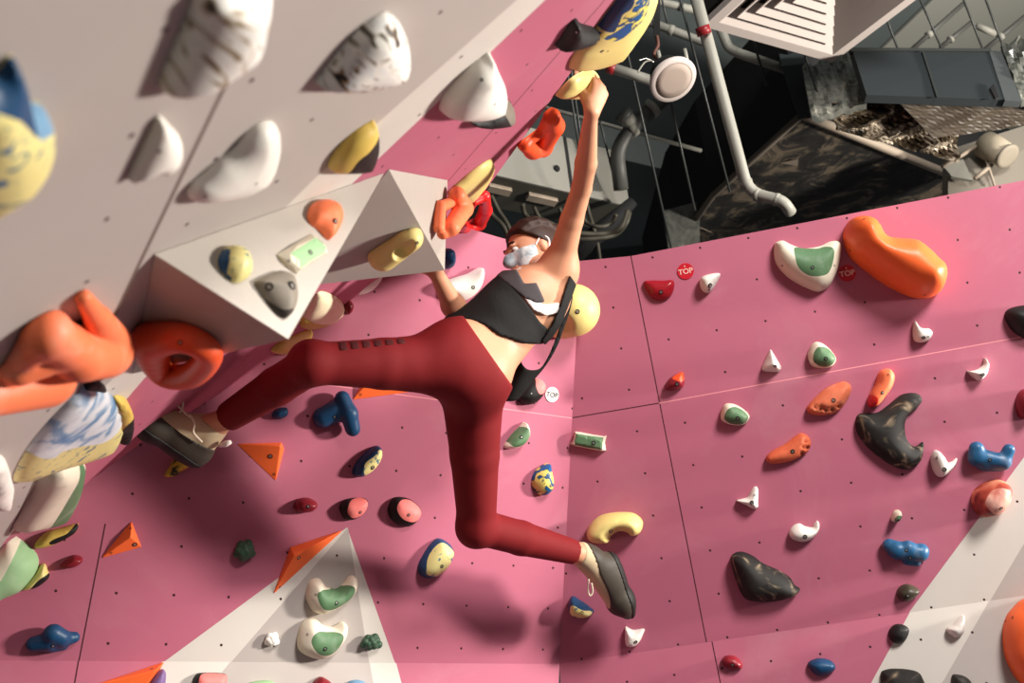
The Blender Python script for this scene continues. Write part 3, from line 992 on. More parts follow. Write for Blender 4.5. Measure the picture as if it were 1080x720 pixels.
# ---- overhang
H(OW, 'smooth white bean-shaped hold on the overhang beside the panel step', 'white', '201,208 206,197 218,186 232,174 248,162 262,146 276,135 288,132 296,139 297,158 291,178 277,192 262,201 248,208 225,213 206,214', .032, None, [(216, 207, 2), (270, 194, 2)], lift=.3)
H(OW, 'black and white marbled hold in the middle of the overhang', 'marble', '338,93 342,85 355,68 370,50 385,34 402,22 413,19 424,27 431,42 434,62 430,78 418,84 400,90 380,96 352,97', .04, lump=.01, lift=.3)
H(OW, 'yellow hold with black lower face above the grey volume', 'warm_yellow', '349,176 354,165 365,152 378,141 391,133 398,132 401,148 399,162 391,176 378,182 362,183 351,182', .03, ('black', '362,187 368,168 380,155 400,144 406,163 393,182 376,188'), lift=.3, bl=[(385, 173, 1.4)])
H(OW, 'big plain white hold on the pink band of the overhang', 'white', '468,119 472,107 484,92 500,76 513,66 521,62 526,72 533,88 535,100 530,110 518,118 503,124 485,126 471,124', .055, None, [(508, 84, 2), (522, 110, 1.8)], lift=.3)
H(OW, 'black hold with tan end tucked under the big white hold', 'black', '497,130 510,122 525,112 533,109 542,112 543,122 535,128 520,133 503,134', .05, ('grey_stone', '529,109 542,111 544,122 536,128 531,120'), lift=.3, bl=[(522, 129, 1.6)])
H(OW, 'small pointed black hold left of the big yellow hold', 'black', '588,51 594,42 603,28 610,23 615,28 626,31 632,34 630,38 620,43 605,49 592,52', .035, lift=.3, bl=[(608, 34, 2)])
H(OW, 'big yellow hold with blue patch at the top of the overhang edge', 'yellow', '604,75 608,62 620,48 635,28 650,8 668,-12 690,-20 697,-5 693,12 680,32 665,52 648,68 628,76 612,78', .05, ('deep_blue', '622,36 640,8 655,-20 680,-30 668,2 656,16 648,30 636,36'), [(635, 54, 2.2), (641, 54, 1.2)], lift=.3, cuts=[('blue_yellow', '632,40 644,34 654,20 666,6 676,-8 686,-8 676,14 662,24 654,32 642,40')])
H(OW, 'yellow hold with black underside gripped by the raised right hand', 'yellow', '588,103 595,93 606,83 618,77 628,77 634,84 634,94 625,103 610,105 598,105', .03, ('black', '608,107 620,97 634,86 642,92 630,108 618,110'), lift=.3, flat=.6)
B(OW, 'bright orange jug hold hanging below the gripped yellow hold', 'deep_orange', [(582, 123, 8, 9, 585, 133, 10, 10), (585, 133, 10, 10, 572, 155, 10, 10), (572, 155, 10, 10, 562, 158, 8, 9), (562, 158, 8, 9, 553, 152, 4, 7), (555, 149, 3, 7, 572, 136, 3, 7), (572, 136, 3, 7, 580, 124, 5, 8)], k=.35, res=0.0025)
H(OW, 'slim lemon yellow hold on the overhang edge above the grey volume', 'yellow', '476,202 488,190 503,178 514,171 520,170 522,178 515,192 504,205 495,214 484,210', .02, lift=.3, flat=.6)
B(OW, 'red ring-shaped jug at the low tip of the overhang edge', 'bright_red', [(511, 207, 6, 6, 512, 222, 8, 7), (512, 222, 8, 7, 505, 236, 8, 7), (505, 236, 8, 7, 492, 241, 6, 6), (492, 241, 6, 6, 484, 236, 5, 6), (511, 207, 6, 5, 500, 213, 5, 4), (500, 213, 5, 4, 486, 234, 5, 5)], k=.3, bl=[(508, 216, 1.8)], res=0.003)
H(OW, 'large oval blue and white cloud-patterned hold touching the raised shoe', 'blue_cloud', '10,505 14,490 25,470 40,450 58,430 75,414 90,409 108,411 122,422 131,437 131,452 124,466 108,478 85,487 60,494 35,502 18,508', .035,
  ('yellow_blue_spots', '10,506 13,492 26,477 40,476 52,474 60,468 80,463 102,460 120,450 132,440 131,456 124,467 108,479 85,488 60,495 35,503 18,509'), lift=.3, flat=.5)
H(OW, 'yellow and black hold squeezed between the cloud hold and the shoe', 'warm_yellow', '120,424 132,421 139,431 140,449 133,461 122,464', .03, ('black', '128,444 140,437 141,450 133,462 122,466'), lift=.3)
H(OW, 'dark hold hidden between the big orange jug and the cloud hold', 'black', '86,410 94,403 104,402 112,409 104,413', .012, lift=.3)
# ---- nearest sheet
H(PW, 'blurred blue and yellow hold cut by the left photo edge', 'yellow_blue_spots', '-40,88 0,80 12,67 22,70 30,90 37,112 48,117 56,128 59,145 56,165 40,190 20,205 0,217 -30,230 -60,200 -60,120', .035,
  ('deep_blue', '-90,80 -20,50 12,50 30,60 40,90 38,112 34,137 20,124 4,112 -40,108 -90,110'), lift=.25, cuts=[('sky_blue', '38,106 52,110 66,128 66,142 46,139 35,137')])
H(PW, 'blurred white marbled hold cut by the top photo edge', 'marble_big', '173,98 176,82 190,50 203,20 212,-5 240,-20 280,-20 286,-2 282,22 276,45 262,60 245,72 225,85 205,96 185,101', .035, lump=.006, lift=.25)
H(PW, 'small blurred white hold below the white marbled hold', 'white', '137,192 142,178 152,158 162,138 168,125 175,128 182,136 190,145 193,158 190,168 180,178 172,184 160,182 150,187', .018, bl=[(168, 160, 2.4)], lift=.3)
B(PW, 'big near orange fist-shaped jug hold at the left photo edge', 'orange_lit', [(-25, 418, 6, 24, 46, 398, 10, 35), (26, 374, 6, 18, 50, 349, 12, 23), (50, 352, 14, 23, 84, 374, 20, 27), (84, 374, 20, 27, 112, 372, 16, 27), (20, 385, 6, 22, 50, 372, 10, 24), (88, 313, 6, 8.5, 103, 336, 10, 14), (103, 336, 10, 14, 117, 360, 12, 22)], k=.3, res=0.003)
H(PW, 'lumpy chalky white hold cut by the left edge beside the cloud hold', 'chalk_white', '-18,492 0,484 8,487 12,500 15,514 10,530 0,537 -18,530', .03, lump=.012)

# ---------------------------------------------------------------- TOP tags
def top_tag(pl, x, y, rpx, ink, paper, label):
    o = pl.hit(x, y)
    r = rpx * pl.depth(x, y) / F
    V, Fc = [], []
    for k in range(28):
        a = 2 * math.pi * k / 28
        V.append((r * math.cos(a), r * math.sin(a), 0.003))
    V += [(v[0], v[1], 0.0) for v in V[:28]]
    Fc = [tuple(range(28)), tuple(range(28, 56))[::-1]] + [(i, 28 + i, 28 + (i + 1) % 28, (i + 1) % 28) for i in range(28)]
    m4 = frame4(o, pl.u, pl.v, pl.n)
    d = link('route_tag', mesh_from(V, Fc, False), paper, m4)
    tag(d, label, 'route tag')
    cu = bpy.data.curves.new('t', 'FONT')
    cu.body = 'TOP'
    cu.size = r * 0.92
    cu.align_x = 'CENTER'
    cu.align_y = 'CENTER'
    cu.extrude = 0.0006
    cu.offset = r * 0.012
    to = bpy.data.objects.new('t', cu)
    COL.objects.link(to)
    dg = bpy.context.evaluated_depsgraph_get()
    me = bpy.data.meshes.new_from_object(to.evaluated_get(dg))
    bpy.data.objects.remove(to)
    me.materials.clear()
    q = m4 @ Matrix.Translation((0, -r * 0.05, 0.0036))
    link('lettering', me, ink, q, d)
    bs = prism_geo([o + pl.u * (dx * r) + pl.v * (dy * r) + pl.n * .003 for dx, dy in ((-.06, .52), (.06, .52), (.06, .72), (-.06, .72))], pl.n * .001)
    local_mesh('rivet', bs, ink, parent=d, smooth=False)
tag_red = plain('tag_red', (190, 22, 40), 0.4, var=0.03)
tag_white = plain('tag_white', (232, 226, 220), 0.5, var=0.03)
ink_light = plain('tag_light_ink', (236, 190, 176), 0.6, var=0.02)
ink_dark = plain('tag_dark_ink', (60, 52, 54), 0.6, var=0.02)
top_tag(RW, 723, 286, 8.6, ink_light, tag_red, 'round red TOP tag above the flat glossy red hold')
top_tag(RW, 893.3, 288, 8.8, ink_light, tag_red, 'round red TOP tag between the cream winged hold and huge orange blob')
top_tag(LW, 582, 416, 8.0, ink_dark, tag_white, 'round white TOP tag right of the loose black fabric')

# ---------------------------------------------------------------- the two grey wooden volumes screwed to the overhang
vol_light = wallmat('volume_light_grey', (172, 164, 155), [], 0.25)
vol_grey = wallmat('volume_grey', (172, 164, 154), [], 0.12)
def volume(name, pts, faces, slots, label):
    c = np.mean(pts, 0)
    o = local_mesh(name, (pts, faces), [vol_light, vol_grey], smooth=False, slots=None)
    return tag(o, label, 'climbing volume')
va, vc, ve = OW.hit(163, 268, .001), OW.hit(405, 182.5, .001), OW.hit(140, 394, .001)
vp = at(304, 357.5, 1.50)
v1 = volume('wooden_volume', [va, vc, ve, vp], [(0, 1, 3), (0, 3, 2), (1, 2, 3), (0, 2, 1)], [0, 0, 0, 0], 'large light grey triangular volume carrying four small holds')
vt, vr, vl = OW.hit(410, 178.5, .001), OW.hit(472, 190, .001), OW.hit(316, 302, .001)
vq = at(469, 285, 2.48)
v2 = volume('wooden_volume', [vt, vr, vl, vq], [(0, 1, 3), (0, 3, 2), (1, 2, 3), (0, 2, 1)], [0, 0, 0, 0], 'grey pyramid volume with an oval yellow pocket hold on its face')
for o in (v1, v2):
    fix_normals(o.data)
def face_plane(a, b, c):
    return Plane(a, b - a, c - a)
F1 = face_plane(va, vc, vp)
F0 = face_plane(va, vp, ve)
F2 = face_plane(vt, vq, vl)
F3 = face_plane(vt, vr, vq)
H(F1, 'salmon orange rounded hold on the large grey volume', 'orange_lit', '325,228 329,217 338,210 350,209 360,215 364,228 360,240 352,250 345,251 336,242 328,236', .025, bl=[(354, 233, 3.2)])
H(F1, 'pale green prism hold with white ends on the large grey volume', 'cream', '293,268 310,258 330,246 345,258 347,266 330,276 318,284 314,288 308,284 300,278', .015, ('pale_green', '303,269 330,252 341,262 341,267 325,276 316,284 312,276'), [(327.5, 266, 3), (305, 275, 1.5)], sharp=True, flat=.7)
H(F1, 'round blue and yellow hold on the large grey volume', 'yellow_blue_spots', '230,278 234,266 243,258 255,257 264,263 269,275 267,288 258,295 247,297 237,290', .03, ('deep_blue', '220,280 226,262 238,252 243,262 241,272 243,284 250,292 256,302 236,304'))
H(F1, 'grey three-cornered hold with two sockets on the large grey volume', 'grey_stone', '270,299 275,293 290,286 300,283 312,287 317,298 318,312 314,325 306,333 298,334 288,326 278,313', .03, None, [(284, 302, 4.4, 'dark'), (308, 301, 5)], cuts=[('dark_stone', '258,304 272,295 282,306 292,318 302,326 312,326 306,344 290,342 272,330 260,316')])
ringp = smooth_loop([(159, 362, 12, 20), (172, 357, 13, 18), (192, 356, 14, 15.5), (212, 364, 14, 14), (221, 374, 14, 13), (213, 387, 13, 13.5), (199, 396, 13, 13.5), (181, 397, 13, 13), (167, 389, 12, 13)], 4)
B(F0, 'orange ring-shaped jug on the shaded face of the large grey volume', 'deep_orange', [tuple(ringp[i]) + tuple(ringp[(i + 1) % len(ringp)]) for i in range(len(ringp))], k=.06, bl=[(190, 361, 2.6)], res=0.002)
B(F2, 'oval yellow hold with a scooped pocket on the grey pyramid volume', 'yellow', [(404, 270, 5, 16, 432, 251, 5, 14), ('-', 424, 270, 19, 9, 434, 259, 19, 7.5)], k=.2, bl=[(440, 256, 1.8), (430, 242, 1.3)], res=0.0016)
B(F3, 'orange fist-like jug on the right face of the grey pyramid volume', 'orange_lit', [(482, 206, 12, 9, 489, 220, 16, 9.5), (489, 220, 16, 9.5, 476, 240, 16, 8), (476, 240, 16, 8, 467, 246, 10, 6), (464, 218, 4, 6.5, 463, 240, 8, 6), (464, 218, 4, 6, 480, 212, 8, 6)], k=.3, res=0.002)
# ---------------------------------------------------------------- what hangs under the gym ceiling, beyond the boards
def level(x, y, z):                # world point seen at a pixel, at world height z
    r = ray(x, y)
    return CAM + r * ((z - CAM[2]) / r[2])
CEIL_D = plain('ceiling_dark', (96, 104, 103), 0.85, var=0.1, scale=1.5)
CEIL_L = plain('ceiling_light', (160, 160, 150), 0.85, var=0.05, scale=2)
pipe_m = plain('painted_pipe', (140, 138, 128), 0.5, var=0.06)
pipe_d = plain('dark_pipe', (72, 72, 68), 0.5, var=0.08)
rod_m = plain('hanger_rod_steel', (54, 56, 54), 0.4, metal=0.3)
red_m = plain('red_coupling', (120, 26, 30), 0.4)
duct_b = plain('black_duct_board', (20, 20, 20), 0.85, var=0.2)
slate = plain('slate_panel', (30, 36, 38), 0.75, var=0.06)
trim_m = plain('duct_edge_strip', (150, 136, 120), 0.6, var=0.1)
white_m = plain('diffuser_white', (196, 184, 176), 0.5, var=0.02)
cab_m = plain('cable_sheath', (56, 52, 42), 0.6, var=0.15)
box_m = plain('grey_cabinet', (128, 126, 118), 0.5, metal=0.2, var=0.04)
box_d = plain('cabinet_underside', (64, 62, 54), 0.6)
m, t = newmat('sooty_duct_wrap', 0.7, 0.3)
f = t.noise(5.0, 8, 0.7, t.obj(), 1.2)
t.l(t.ramp(f, [(0.35, lin((16, 15, 14))), (0.52, lin((40, 37, 34))), (0.63, lin((104, 92, 76))), (0.74, lin((52, 48, 44)))]), t.b.inputs['Base Color'])
soot = m
m, t = newmat('crumpled_foil', 0.38, 0.5, 0.35)
f = t.noise(9.0, 6, 0.7, t.obj(), 1.4)
t.l(t.ramp(f, [(0.38, lin((18, 16, 14))), (0.5, lin((80, 66, 48))), (0.58, lin((190, 176, 156))), (0.66, lin((60, 50, 40))), (0.8, lin((120, 96, 64)))]), t.b.inputs['Base Color'])
foil = m
m, t = newmat('clear_plastic_wrap', 0.3, 0.5)
f = t.noise(7.0, 6, 0.7, t.obj(), 1.5)
t.l(t.ramp(f, [(0.4, lin((60, 62, 58))), (0.6, lin((96, 96, 88))), (0.72, lin((150, 148, 136)))]), t.b.inputs['Base Color'])
wrap = m

# ceiling slab, dark with a lighter bay
CZ = 5.3
def zpoly(txt, z):
    return [level(x, y, z) for x, y in P(txt)]
me = mesh_from([(-7, -3, CZ), (9, -3, CZ), (9, 13, CZ), (-7, 13, CZ), (-7, -3, CZ + .2), (9, -3, CZ + .2), (9, 13, CZ + .2), (-7, 13, CZ + .2)],
               [(3, 2, 1, 0), (4, 5, 6, 7), (0, 1, 5, 4), (1, 2, 6, 5), (2, 3, 7, 6), (3, 0, 4, 7)], False)
tag(link('ceiling', me, CEIL_D), kind='structure')
tag(local_mesh('ceiling_bay', prism_geo(zpoly('930,52 996,-12 1300,-60 1300,190 1070,140', CZ - .02), np.array([0, 0, .02])), CEIL_L, smooth=False), kind='structure')
# far wall behind the climbing boards
me = mesh_from([(-7, 9.0, 0), (9, 9.0, 0), (9, 9.0, CZ), (-7, 9.0, CZ), (-7, 9.2, 0), (9, 9.2, 0), (9, 9.2, CZ), (-7, 9.2, CZ)],
               [(0, 1, 2, 3), (7, 6, 5, 4), (4, 5, 1, 0), (5, 6, 2, 1), (6, 7, 3, 2), (7, 4, 0, 3)], False)
tag(link('wall_far', me, plain('far_wall_dark', (74, 80, 79), 0.9, var=0.1, scale=1.2)), kind='structure')
# a down-stand beam under the slab, its light lower edge crossing the picture
bm = [level(590, 119, CZ - .02), level(738, 157, CZ - .02)]
bd = nrm(bm[1] - bm[0]); bq = nrm(np.cross(bd, ZUP)); bq = bq if bq[1] > 0 else -bq
tag(local_mesh('ceiling_beam', prism_geo([bm[0] - bd * 2.5, bm[1] + bd * 3.0, bm[1] + bd * 3.0 + bq * .7, bm[0] - bd * 2.5 + bq * .7], np.array([0, 0, -.28])), plain('beam_dark', (82, 88, 86), 0.85), smooth=False), kind='structure')

def pipe(name, label, cat, pts, mat, rpx, sm=True, parts=(), group=None):
    """pts: (x, y, depth)"""
    w = [at(*p) for p in pts]
    z = np.mean([p[2] for p in pts])
    r = rpx * z / F
    if sm and len(w) > 2:
        ww = [w[0]]
        for i in range(1, len(w) - 1):                      # rounded elbows
            a, b, c = w[i - 1], w[i], w[i + 1]
            e = min(3.2 * r, 0.45 * np.linalg.norm(a - b), 0.45 * np.linalg.norm(c - b))
            p0, p2 = b + nrm(a - b) * e, b + nrm(c - b) * e
            for t_ in np.linspace(0, 1, 6):
                ww.append((1 - t_) ** 2 * p0 + 2 * t_ * (1 - t_) * b + t_ * t_ * p2)
        ww.append(w[-1])
        w = ww
    if name == 'hanger_rod' and w[0][2] < CZ:
        w = [w[0] + (w[0] - w[-1]) * ((CZ - w[0][2]) / (w[0][2] - w[-1][2]))] + w
    o = local_mesh(name, tube_geo(w, r, 14), mat)
    tag(o, label, cat, group)
    for (pn, a, b, k, pm) in parts:
        A, Bq = at(*a), at(*b)
        local_mesh(pn, tube_geo([A, Bq], r * k, 14), pm, parent=o)
    return o
pipe('water_pipe', 'long grey vertical pipe with a red coupling and elbow above the boards', 'pipe', [(731, -14, 3.7), (789, 203, 3.9), (826, 212, 3.82), (834, 224, 3.86)], pipe_m, 6.3,
     parts=[('red_coupling', (740.5, 28, 3.715), (743, 36.5, 3.72), 1.18, red_m), ('collar', (786, 190, 3.89), (788, 197, 3.895), 1.12, pipe_m), ('collar', (797, 205.4, 3.88), (801, 206, 3.87), 1.12, pipe_m), ('collar', (817, 210, 3.84), (821, 211, 3.835), 1.12, pipe_m)])
pipe('water_pipe', 'short grey pipe at the top edge crossing behind the vertical pipe', 'pipe', [(660, -6, 5.2), (694, 1.5, 5.2), (748, 14, 5.2)], pipe_m, 4.0, parts=[('collar', (716, 6.5, 5.2), (720, 7.5, 5.2), 1.2, pipe_d)])
pipe('water_pipe', 'grey pipe running right from the big yellow hold behind the speaker strap', 'pipe', [(672, 18.5, 5.0), (738, 43, 5.0), (752, 48, 5.0)], pipe_m, 4.6, parts=[('collar', (705, 30.8, 5.0), (710, 32.6, 5.0), 1.2, pipe_m)])
pipe('water_pipe', 'grey pipe with a red end cap left of the round speaker', 'pipe', [(646, 72, 4.6), (690, 86, 4.6), (720, 95, 4.6)], pipe_m, 5.6, parts=[('red_end_cap', (640, 70, 4.6), (648, 72.6, 4.6), 1.2, red_m)])
pipe('water_pipe', 'grey pipe bending twice under the square air diffuser', 'pipe', [(758, 26, 4.9), (768, 50, 4.9), (776, 55, 4.9), (828, 73, 4.9)], pipe_m, 5.0)
pipe('drain_pipe', 'thick dark jointed pipe behind the raised forearm', 'pipe', [(708, 96, 5.0), (668, 133, 5.0), (650, 158, 5.0), (655, 200, 5.0)], pipe_d, 8.0,
     parts=[('collar', (690, 112, 5.0), (685, 117, 5.0), 1.3, pipe_m), ('collar', (668, 133, 5.0), (663, 138, 5.0), 1.3, pipe_m), ('branch', (668, 133, 5.0), (658, 121, 4.95), 1.0, pipe_m), ('branch_cap', (661, 124, 4.96), (656, 118.5, 4.95), 1.2, pipe_d)])
pipe('conduit', 'thin pale conduit crossing below the round speaker', 'pipe', [(560, 109, 5.3), (660, 137, 5.3), (740, 159, 5.3)], pipe_m, 2.1, sm=False)
rods = [((659, 44), (708, 262), 4.6), ((707, 106), (733, 222), 4.85), ((628, 108), (647, 186), 5.0), ((603, 106), (612, 165), 4.4), ((607, 106), (616, 170), 4.4), ((716, -6), (770, 203), 4.3), ((697, -6), (704, 26), 5.1),
        ((794, 42), (809, 90), 4.75), ((848, 56), (864, 104), 4.5), ((929, 4), (947, 52), 5.0), ((968, -6), (994, 53), 5.0), ((1014, -6), (1037, 53), 5.0), ((1039, -2), (1060, 55), 5.0), ((760, -6), (774, 30), 5.1)]
rl = ['hanging rod crossing between the raised arm and the vertical pipe', 'hanging rod below the round speaker\'s right side', 'hanging rod just right of the raised wrist', 'left of two close rods left of the raised wrist', 'right of two close rods left of the raised wrist',
      'long thin rod running beside the vertical grey pipe', 'short rod at the top right of the big yellow hold', 'rod ending on the black duct under the diffuser', 'rod passing in front of the wrapped duct end',
      'leftmost rod in the lighter ceiling bay', 'second rod from left in the lighter ceiling bay', 'third rod from left in the lighter ceiling bay', 'rightmost rod in the lighter ceiling bay', 'short rod behind the left corner of the diffuser']
for (a, b, z), l_ in zip(rods, rl):
    pipe('hanger_rod', l_, 'rod', [(*a, z), (*b, z)], rod_m, 1.25 if z < 4.9 else 1.1, sm=False, group='ceiling hanger rods')
for a, b, l_ in [((962, 52), (1016, 4), 'left of three dark slanting pipes in the lighter ceiling bay'), ((992, 50), (1024, 24), 'middle of three dark slanting pipes in the lighter ceiling bay'), ((1038, 53), (1090, 10), 'right of three dark slanting pipes in the lighter ceiling bay')]:
    pipe('sprinkler_pipe', l_, 'pipe', [(*a, 5.6), (*b, 5.6)], pipe_d, 2.6, sm=False, parts=[('collar', (a[0] * .7 + b[0] * .3, a[1] * .7 + b[1] * .3, 5.6), (a[0] * .64 + b[0] * .36, a[1] * .64 + b[1] * .36, 5.6), 1.6, pipe_m)])
pipe('sprinkler_pipe', 'pale stub pipe at the right of the lighter ceiling bay', 'pipe', [(1030, 27, 5.6), (1050, 36, 5.6)], pipe_m, 3.4, sm=False)

# big black duct with a sooty wrapped underside
dz = 3.95
bot = zpoly('846,122 1050,204 1000,330 690,330 718,254 752,207', dz)
tp = at(822, 70, float((bot[0] - CAM).dot(D([0, 0, -1]))))
duct = empty('air_duct', bot[0])
tag(duct, 'large black duct with sooty wrapped underside above the right board', 'air duct')
hgt = np.array([0, 0, 0.66])
V, Fc = prism_geo(bot, hgt)
o = local_mesh('casing', (V, Fc), [duct_b, soot], smooth=False, parent=duct, slots=[1] + [0] * (len(Fc) - 1))
e0, e1 = level(846, 121, dz), level(1046, 202, dz)
local_mesh('edge_strip', tube_geo([e0, e1], 0.026, 8), trim_m, parent=duct)
local_mesh('edge_strip', tube_geo([e0, level(752, 206, dz), level(718, 253, dz)], 0.02, 8), plain('edge_strip_dark', (92, 84, 74), 0.7), parent=duct)
g = [at(857, 70, 4.25), at(842, 132, 4.25)]
for i, (a, b, c) in enumerate((((823, 172), (842, 168), (841, 175)), ((738, 240), (752, 246), (746, 243)))):
    local_mesh('torn_flap', prism_geo([level(*a, dz - .003), level(*b, dz - .02), level(*c, dz - .004)], np.array([0, 0, .004])), trim_m, smooth=False, parent=duct)

# slate sided duct box in the lighter bay, with a plastic wrapped end on each side
sb = zpoly('908,101 1063,105 1090,70 930,66', 4.35)
def slab_px(name, pts, thick, mat, parent, bev=0.0):
    w = [at(*p) for p in pts]
    n = nrm(np.cross(w[1] - w[0], w[2] - w[0]))
    if n.dot(w[0] - CAM) < 0: n = -n
    geo = prism_geo(w, n * thick)
    o = local_mesh(name, geo, mat, smooth=False, parent=parent)
    fix_normals(o.data)
    return o
sd_ = empty('duct_box', at(970, 78, 4.5))
tag(sd_, 'slate grey duct box with seams behind the crumpled foil', 'air duct')
slab_px('side_panel', [(899, 52, 4.5), (1043, 53, 4.5), (1060, 105, 4.2), (914, 100, 4.2)], 0.04, slate, sd_)
slab_px('lip', [(897, 50, 4.49), (1045, 51, 4.49), (1046, 54, 4.48), (898, 53, 4.48)], 0.03, rod_m, sd_)
slab_px('seam', [(972.5, 54, 4.47), (974.5, 54, 4.47), (990, 102, 4.18), (988, 102, 4.18)], 0.01, rod_m, sd_)
slab_px('slot', [(1044, 92, 4.24), (1048, 88, 4.26), (1054, 102, 4.18), (1050, 104, 4.17)], 0.01, duct_b, sd_)
slab_px('flange', [(1043, 53, 4.49), (1056, 54, 4.49), (1078, 107, 4.19), (1060, 106, 4.19)], 0.03, plain('flange_grey', (60, 64, 64), 0.7), sd_)

def rumple(name, pts, amp, mat, label, cat, seed, nx=26, ny=14, thick=0.03):
    """a crumpled sheet hung between four corners (x, y, depth)"""
    c = [at(*p) for p in pts]
    rng = np.random.RandomState(seed)
    ph = rng.rand(7, 3) * 6
    fr = rng.rand(7, 2) * 9 + 3
    n = nrm(np.cross(c[1] - c[0], c[3] - c[0]))
    V, Fc = [], []
    for s_ in (0, 1):
        for j in range(ny + 1):
            for i in range(nx + 1):
                u, v = i / nx, j / ny
                p = (1 - u) * (1 - v) * c[0] + u * (1 - v) * c[1] + u * v * c[2] + (1 - u) * v * c[3]
                q = sum(abs(math.sin(fr[k, 0] * u + fr[k, 1] * v + ph[k, 0])) / (k + 1.5) for k in range(7)) - 1.2
                V.append(p + n * (amp * q + s_ * thick))
    N1 = (nx + 1) * (ny + 1)
    for j in range(ny):
        for i in range(nx):
            a = j * (nx + 1) + i
            Fc.append((a, a + 1, a + nx + 2, a + nx + 1))
            Fc.append((N1 + a, N1 + a + nx + 1, N1 + a + nx + 2, N1 + a + 1))
    rim = [i for i in range(nx + 1)] + [j * (nx + 1) + nx for j in range(1, ny + 1)] + [ny * (nx + 1) + i for i in range(nx - 1, -1, -1)] + [j * (nx + 1) for j in range(ny - 1, 0, -1)]
    for i in range(len(rim)):
        a, b = rim[i], rim[(i + 1) % len(rim)]
        Fc.append((a, N1 + a, N1 + b, b))
    o = local_mesh(name, (V, Fc), mat, smooth=False)
    return tag(o, label, cat)
rumple('foil_insulation', [(878, 108, 4.4), (1010, 106, 4.4), (1012, 172, 4.55), (884, 138, 4.45)], 0.07, foil, 'crumpled torn foil insulation between duct edge and slate box', 'insulation', 3)
rumple('foil_insulation', [(940, 100, 4.3), (1120, 104, 4.3), (1120, 128, 4.4), (985, 146, 4.4)], 0.035, plain('tan_foil', (76, 66, 54), 0.5, var=0.3, scale=8), 'smoother tan foil strip under the slate duct box', 'insulation', 5)
rumple('plastic_wrap', [(846, 70, 4.7), (900, 52, 4.7), (914, 108, 4.35), (856, 124, 4.35)], 0.03, wrap, 'wrinkled clear plastic around the duct end below the diffuser', 'plastic wrap', 8, 14, 14)
rumple('plastic_wrap', [(1056, 46, 4.5), (1110, 30, 4.5), (1110, 110, 4.3), (1078, 106, 4.2)], 0.03, wrap, 'wrinkled plastic wrap at the right edge beside the slate box', 'plastic wrap', 9, 12, 12)
# black plenum end between the diffuser and the black duct
slab = local_mesh('plenum_box', prism_geo([at(824, 70, 4.75), at(852, 66, 4.75), at(858, 124, 4.72), at(842, 126, 4.72)], D([0.1, 0.2, -0.4])), plain('plenum_grey', (52, 58, 60), 0.8), smooth=False)
fix_normals(slab.data)
tag(slab, 'dark grey box end above the black duct corner', 'air duct')
# beige bulkhead with a round outlet
bh = slab_px('bulkhead', [(1000, 158, 5.3), (1120, 120, 5.3), (1120, 230, 5.1), (1000, 230, 5.1)], 0.1, plain('bulkhead_beige', (120, 113, 102), 0.8, var=0.05, scale=3), None)
tag(bh, 'pale beige bulkhead panel behind the round outlet', 'ceiling panel')
vent = empty('round_outlet', at(1050, 160, 5.1))
tag(vent, 'pale round duct outlet on the beige bulkhead at right', 'vent')
vd = nrm(D([0.35, -0.55, 0.75]))
c0 = at(1046, 156, 5.18)
pv = plain('outlet_cream', (160, 148, 128), 0.6, var=0.04)
local_mesh('sleeve', tube_geo([c0 - vd * .05, c0 + vd * .02, c0 + vd * .11], [.075, .073, .064], 24), pv, parent=vent)
local_mesh('cap', tube_geo([c0 + vd * .108, c0 + vd * .12, c0 + vd * .122], [.069, .069, .05], 24), plain('outlet_cap', (140, 130, 114), 0.6), parent=vent)
fr_ = empty('metal_frame', at(1030, 170, 4.6))
tag(fr_, 'small metal angle frame with a thin post near the round outlet', 'frame')
local_mesh('post', tube_geo([at(1034, 150, 5.2), at(1049, 196, 5.12)], .007, 8), trim_m, parent=fr_)
local_mesh('rail', tube_geo([at(994, 176, 5.15), at(1036, 150, 5.2)], .012, 6), trim_m, parent=fr_)
local_mesh('rail', tube_geo([at(1028, 188, 5.13), at(1046, 174, 5.16)], .012, 6), trim_m, parent=fr_)
slab_px('plate', [(994, 174, 5.15), (1016, 168, 5.17), (1026, 190, 5.12), (1004, 186, 5.13)], .02, plain('plate_grey', (120, 118, 110), 0.5), fr_)

# square four-way air diffuser
fz = 4.0
A, Bp = level(742, 28, fz), level(878, 66, fz)
sv = Bp - A
L = np.linalg.norm(sv)
su = sv / L
pv_ = np.cross(ZUP, su)
if pv_.dot(level(935, 5, fz) - Bp) < 0: pv_ = -pv_
ctr = A + su * L / 2 + pv_ * L / 2
dif = empty('air_diffuser', ctr)
tag(dif, 'square white ceiling air diffuser with stepped louvres at the top', 'air diffuser')
def ring(name, half_o, half_i, z_o, z_i, th, mat):
    V, Fc = [], []
    for (hf, z) in ((half_o, z_o), (half_i, z_i), (half_i, z_i + th), (half_o, z_o + th)):
        for (a, b) in ((-1, -1), (1, -1), (1, 1), (-1, 1)):
            V.append(ctr + su * a * hf + pv_ * b * hf + ZUP * z)
    for r_ in range(4):
        q = ((r_ + 1) % 4) * 4
        for k in range(4):
            Fc.append((r_ * 4 + k, r_ * 4 + (k + 1) % 4, q + (k + 1) % 4, q + k))
    o = local_mesh(name, (V, Fc), mat, smooth=False, parent=dif)
    fix_normals(o.data)
    return o
h2 = L / 2
ring('frame', h2, h2 * .88, 0, 0.0, .03, white_m)
for k in range(6):
    ho = h2 * (.88 - .14 * k)
    ring('louvre', ho, max(ho - h2 * .17, h2 * .01), 0.0, 0.045, .006, white_m)
